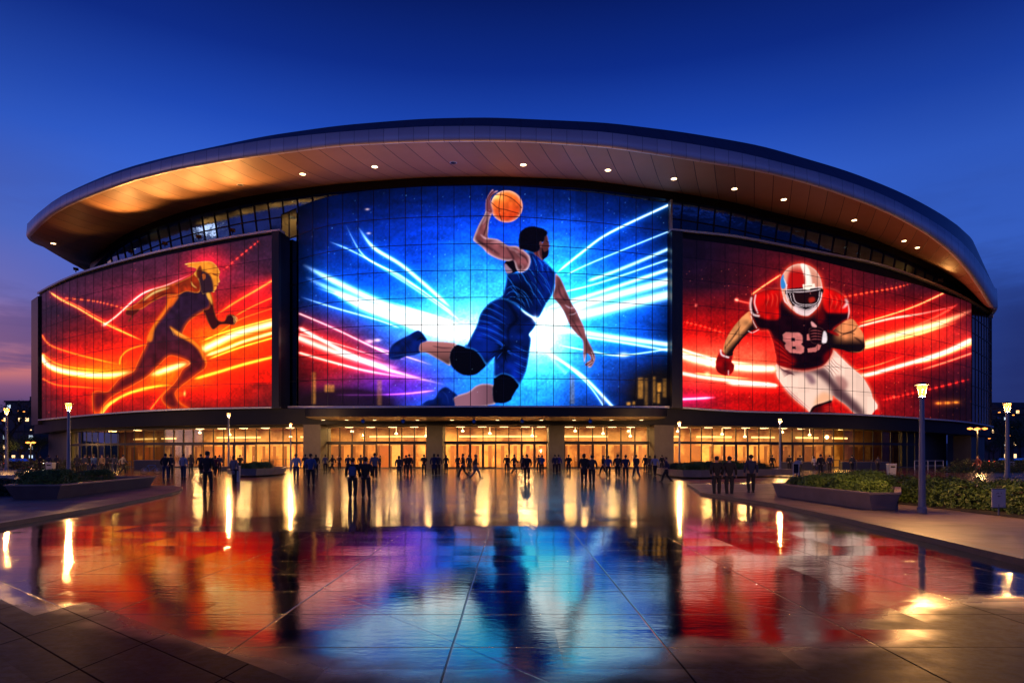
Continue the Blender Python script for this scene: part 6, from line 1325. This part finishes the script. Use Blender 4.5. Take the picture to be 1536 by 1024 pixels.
PEOPLE = [
 (116, 707, 26, 'coat', 20, 'char', 'trou', 'person in long dark coat at the left end of the crowd beside the lamp post', LG),
 (127, 708, 28, 'stand', -10, 'navy', 'trou', 'person in navy jacket second from the left in the left crowd', LG),
 (134, 703, 26, 'phone', 40, 'black', 'jeans', 'person in black looking at a phone, third in the left crowd', LG),
 (141, 706, 30, 'walk', 60, 'blue', 'jeans', 'person in blue jacket walking in the middle of the left crowd', LG),
 (153, 705, 28, 'stand', 170, 'tan', 'trou', 'person in pale tan top facing the viewer in the left crowd', LG),
 (161, 703, 25, 'pocket', 0, 'char', 'trou', 'person in charcoal jacket behind the tan one in the left crowd', LG),
 (171, 708, 28, 'stride', 30, 'navy', 'jeans', 'person with long hair walking at the right of the left crowd', LG),
 (184, 706, 29, 'walk', -30, 'grey', 'trou', 'person in grey jacket at the right end of the left crowd', LG),
 (60, 701, 22, 'stand', 0, 'black', 'trou', 'dark figure nearest the parked cars at the left', LG),
 (73, 702, 23, 'pocket', 20, 'navy', 'trou', 'dark figure behind the litter bin at the left', LG),
 (85, 702, 23, 'coat', 0, 'char', 'trou', 'dark figure in a coat just left of the bright lamp post', LG),
 (248, 717, 39, 'pocket', 10, 'black', 'jeans', 'man in black jacket with wide shoulders right of the bicycle', None),
 (256, 704, 32, 'stand', 0, 'char', 'trou', 'dark figure just behind the man right of the bicycle', None),
 (275, 716, 38, 'stand', -15, 'pale', 'jeans', 'person in pale blue jacket left of the big dark man', None),
 (286, 704, 28, 'coat', 15, 'char', 'trou', 'coated figure at the left doors behind the pale jacket', None),
 (301, 709, 33, 'walk', 10, 'black', 'trou', 'dark walker just left of the big dark man', None),
 (311, 738, 62, 'pocket', 0, 'black', 'trou', 'big man in black jacket standing alone in the left foreground', None),
 (323, 715, 32, 'stride', 40, 'wine', 'trou', 'woman in dark red top just right of the big dark man', None),
 (329, 700, 25, 'stand', 0, 'navy', 'trou', 'figure at the lobby doors behind the woman in dark red', None),
 (351, 724, 41, 'coat', -20, 'grey', 'trou', 'woman in grey coat beside the slim litter bin', None),
 (360, 704, 26, 'phone', 30, 'black', 'trou', 'dark figure before the doors behind the small planter', None),
 (444, 719, 39, 'stand', 0, 'white', 'jeans', 'person in whitish coat right of the small left planter', None),
 (458, 706, 30, 'stand', 10, 'char', 'trou', 'dark figure between the white coat and the blue jacket', None),
 (466, 728, 48, 'pocket', 5, 'blue', 'trou', 'man in bright blue jacket standing before the left pier', None),
 (474, 708, 30, 'coat', 0, 'black', 'trou', 'dark coated figure at the pier behind the man in blue', None),
 (488, 704, 26, 'stand', 30, 'grey', 'trou', 'figure at the left edge of the left entrance bay', None),
 (499, 703, 26, 'stride', 80, 'black', 'trou', 'dark figure second from left in the left entrance bay', None),
 (509, 701, 22, 'phone', 0, 'char', 'trou', 'short dark figure by the left bay doors', None),
 (522, 702, 26, 'stand', 0, 'navy', 'trou', 'figure by the doors directly above the backpack man', None),
 (529, 747, 61, 'stand', 8, 'black', 'trou', 'left one of the foreground pair, the one wearing the blue backpack', 'foreground pair left of the centre'),
 (548.5, 747, 62, 'pocket', -5, 'black', 'trou', 'right one of the foreground pair, tall in a plain black jacket', 'foreground pair left of the centre'),
 (541, 704, 27, 'stand', 0, 'brown', 'trou', 'brownish figure between the heads of the foreground pair', None),
 (562, 719, 40, 'walk', 10, 'grey', 'trou', 'person in grey jacket just right of the foreground pair', None),
 (570, 705, 22, 'phone', 90, 'black', 'trou', 'small dark figure right of the grey jacket near the doors', None),
 (598.5, 716, 33, 'coat', 0, 'char', 'trou', 'long haired person in charcoal coat standing alone before the left bay', None),
 (609, 712, 30, 'stand', 20, 'black', 'trou', 'left of two close dark figures before the first column', None),
 (614, 712, 33, 'pocket', -10, 'black', 'trou', 'right of two close dark figures before the first column', None),
 (636, 708, 29, 'phone', 10, 'black', 'trou', 'dark figure against the bright door left of the first column', None),
 (651, 713, 33, 'coat', 0, 'navy', 'trou', 'person in long navy coat before the first column', None),
 (657, 712, 32, 'stand', 10, 'char', 'trou', 'thin figure touching the navy coat at the first column', None),
 (669, 708, 26, 'coat', 0, 'black', 'trou', 'round dark figure at the left edge of the middle bay', None),
 (687, 703, 22, 'stand', 0, 'black', 'trou', 'small dark figure left of the striding man in the middle bay', None),
 (695, 715, 35, 'walk', 80, 'black', 'trou', 'dark figure striding to the right before the middle bay', None),
 (703.5, 704, 25, 'stand', 0, 'char', 'trou', 'figure by the doors between the two walkers', None),
 (713, 718, 37, 'stride', -80, 'brown', 'gtrou', 'walker in brown jacket and grey trousers before the middle bay', None),
 (760, 706, 26, 'stand', 0, 'black', 'trou', 'dark figure left of the hurried one in the middle bay', None),
 (771, 709, 30, 'walk', -60, 'black', 'trou', 'hurrying dark figure in the middle bay', None),
 (784.5, 703, 24, 'stand', 0, 'char', 'trou', 'figure by the doors behind the big dark man in the middle', None),
 (790.5, 721.5, 41, 'walk', 0, 'black', 'trou', 'big dark man nearest the viewer in the middle', None),
 (808, 706, 25, 'stand', 0, 'char', 'trou', 'dark half of a close pair at the right of the middle bay', None),
 (813, 710, 28, 'phone', 20, 'blue', 'trou', 'blue clad half of a close pair at the right of the middle bay', None),
 (832.5, 709, 29, 'pocket', 10, 'navy', 'trou', 'figure in navy before the second column', None),
 (838, 708, 27, 'stand', 0, 'purple', 'trou', 'figure in violet top before the second column', None),
 (853, 709, 29, 'phone', 0, 'black', 'trou', 'dark figure right of the second column', None),
 (876, 725, 45, 'coat', 5, 'black', 'trou', 'left of the large dark pair before the right bay', 'dark pair before the right bay'),
 (888, 725, 43, 'stand', -5, 'char', 'trou', 'right of the large dark pair before the right bay', 'dark pair before the right bay'),
 (905.5, 713, 31, 'walk', 60, 'black', 'trou', 'dark walker just right of the large dark pair', None),
 (912.5, 716, 33, 'stand', 0, 'blue', 'trou', 'person in dull blue jacket in the right bay', None),
 (926.5, 717, 36, 'walk', -10, 'black', 'trou', 'dark figure left of the two standing at the right bay', None),
 (938.5, 719, 37, 'pocket', 0, 'navy', 'trou', 'person in navy at the middle of the right bay', None),
 (954.5, 716.5, 35, 'walk', 20, 'char', 'jeans', 'striding person in charcoal at the right of the right bay', None),
 (968, 707, 25, 'stand', 0, 'black', 'trou', 'dark figure at the right edge of the right bay', None),
 (975, 710, 27, 'coat', 0, 'brown', 'trou', 'figure in brown coat before the right pier', None),
 (982.5, 714, 32, 'stride', 0, 'pale', 'trou', 'person in pale grey top before the right pier', None),
 (993, 706, 24, 'stand', 0, 'black', 'trou', 'dark figure against the right pier by the planter', None),
 (1000, 723, 29, 'walk', 75, 'navy', 'trou', 'child in dark jacket walking at the planter corner', None),
 (1075, 743.5, 60, 'pocket', 5, 'black', 'trou', 'left of the three dark figures at right, widest shoulders', 'three figures before the right screen'),
 (1094, 743.5, 60, 'stand', -5, 'black', 'trou', 'middle of the three dark figures at right', 'three figures before the right screen'),
 (1126.5, 742, 57, 'stand', 0, 'navy', 'trou', 'right of the three dark figures, set apart, in a navy jacket', 'three figures before the right screen'),
 (1158.5, 704, 25, 'stand', 0, 'black', 'trou', 'dark figure at the doors left of the slim lamp post at right', None),
 (1184, 706, 24, 'pocket', 0, 'black', 'trou', 'dark figure at the doors right of the slim lamp post at right', None),
 (1197, 714, 28, 'phone', -30, 'pale', 'trou', 'pale figure beside the narrow sign frame', None),
 (1200, 703, 23, 'stand', 0, 'char', 'trou', 'figure at the doors behind the narrow sign frame', None),
 (1221, 704, 20, 'coat', 0, 'white', 'trou', 'figure in white coat at the right lobby doors', None),
 (1231, 709, 32, 'stand', 0, 'black', 'trou', 'taller dark figure standing behind the granite planter', None),
 (1244.5, 704, 24, 'stand', 0, 'navy', 'trou', 'dark figure right of the taller one at the last lit doors', None),
 (1278, 704, 24, 'pocket', 0, 'char', 'trou', 'dark figure before the dim windows at right', None),
 (1317, 704, 20, 'stand', 0, 'tan', 'trou', 'small pale figure at the lit doorway far right', None),
 (1467, 713.5, 31, 'coatwalk', 80, 'wine', 'trou', 'lone person in dark red coat walking at the far right of the plaza', None)]
for p in PEOPLE:
    person(*p, pack=('blue', 'blue backpack on the left person of the foreground pair') if p[0] == 529 else (('char', 'dark backpack on the man right of the pair near the right bay') if p[0] == 926.5 else None), fair=p[0] in (275, 444, 713), wide=1.13)
# ---------------------------------------------------------------- sky, sun, camera
w = bpy.data.worlds.new('World'); sc.world = w; w.use_nodes = True; t = NT(w); bg = t.n['Background']; g = t.node('ShaderNodeTexCoord', out=0); s = t.node('ShaderNodeSeparateXYZ', {0: g}, None); X, Y, Z = s.outputs
az = t.m('DIVIDE', X, t.m('MAXIMUM', t.m('SQRT', t.m('ADD', t.m('MULTIPLY', X, X), t.m('MULTIPLY', Y, Y))), .01))
def lin(r, g_, b): return tuple(float(v) for v in to_linear(np.array((r, g_, b))/255.))
zc_ = t.m('MAXIMUM', Z, 0)
base = t.ramp(zc_, [(0, lin(30, 42, 104)), (.06, lin(36, 54, 124)), (.16, lin(50, 84, 180)), (.26, lin(60, 106, 216)), (.36, lin(50, 98, 212)), (.43, lin(26, 70, 180)), (.5, lin(9, 42, 136)), (.57, lin(3, 24, 96)), (1, lin(1, 8, 46))])
leftc = t.ramp(zc_, [(0, lin(58, 46, 88)), (.06, lin(74, 56, 104)), (.085, lin(150, 88, 112)), (.105, lin(240, 132, 96)), (.135, lin(206, 128, 130)), (.19, lin(122, 108, 170)), (.27, lin(76, 98, 182)), (.38, lin(40, 82, 186)), (.5, lin(8, 38, 124)), (1, lin(2, 10, 50))])
lf = t.smooth(az, -.4, -.7); c = t.mix(lf, base, leftc); c = t.mix(t.m('MULTIPLY', t.smooth(az, .2, .6), .6), c, t.mix(.5, base, (.004, .012, .1)))
cl = t.noise(t.vmul(g, (1.6, 1.6, 9)), 1.6, 6, .6); cm = t.m('MULTIPLY', t.smooth(cl, .45, .62), t.smooth(Z, .4, .05))
cc = t.mix(lf, lin(24, 34, 92), lin(70, 64, 130)); c = t.mix(t.m('MULTIPLY', cm, .8), c, cc)
rc = t.m('MULTIPLY', t.smooth(t.m('ADD', Z, t.m('MULTIPLY', cl, .12)), .28, .22), t.smooth(az, .5, .62)); c = t.mix(t.m('MULTIPLY', rc, .75), c, lin(24, 34, 92))
streak_ = t.m('MULTIPLY', t.smooth(t.noise(t.vmul(g, (1, 1, 26)), 1.3, 4), .55, .66), t.m('MULTIPLY', lf, t.smooth(Z, .2, .1))); c = t.mix(t.m('MULTIPLY', streak_, .7), c, lin(72, 62, 118))
c = t.mix(t.m('MULTIPLY', t.m('MULTIPLY', t.smooth(t.noise(t.vmul(g, (1, 1, 3.5)), 2.2, 7, .62), .35, .75), t.smooth(Z, .5, .3)), .3), c, t.mix(.5, c, lin(70, 100, 180)))
sky = t.node('ShaderNodeTexSky', sky_type='NISHITA', sun_disc=False, sun_elevation=R(.5), sun_rotation=R(-62), altitude=100)
t.put(bg.inputs[0], c); bg.inputs[1].default_value = 1.0
bg2 = t.node('ShaderNodeBackground', {'Color': sky, 'Strength': .004}); ad = t.n.new('ShaderNodeAddShader'); t.l.new(bg.outputs[0], ad.inputs[0]); t.l.new(bg2, ad.inputs[1]); t.l.new(ad.outputs[0], t.n['World Output'].inputs[0])
l = bpy.data.lights.new('sun', 'SUN'); l.energy = .1; l.angle = R(12); l.color = (1, .6, .55); o = bpy.data.objects.new('sun', l); col.objects.link(o); o.rotation_euler = (R(84), 0, R(-62+0))
cam = bpy.data.cameras.new('camera'); cam.sensor_width = 36; cam.lens = FL/1536*36; cam.shift_y = (HZ-512)/1536; cam.clip_end = 3000; cam.clip_start = .1
co = bpy.data.objects.new('camera', cam); col.objects.link(co); co.location = (0, 0, CH); co.rotation_euler = (R(90), 0, 0); sc.camera = co
vs = sc.view_settings; vs.view_transform = 'Standard'; vs.look = 'None'; vs.exposure = 0; vs.gamma = 1
cy = sc.cycles; cy.use_denoising = True; cy.max_bounces = 8; cy.transparent_max_bounces = 12; cy.diffuse_bounces = 3; cy.glossy_bounces = 4; cy.sample_clamp_indirect = 6; cy.caustics_reflective = False; cy.caustics_refractive = False
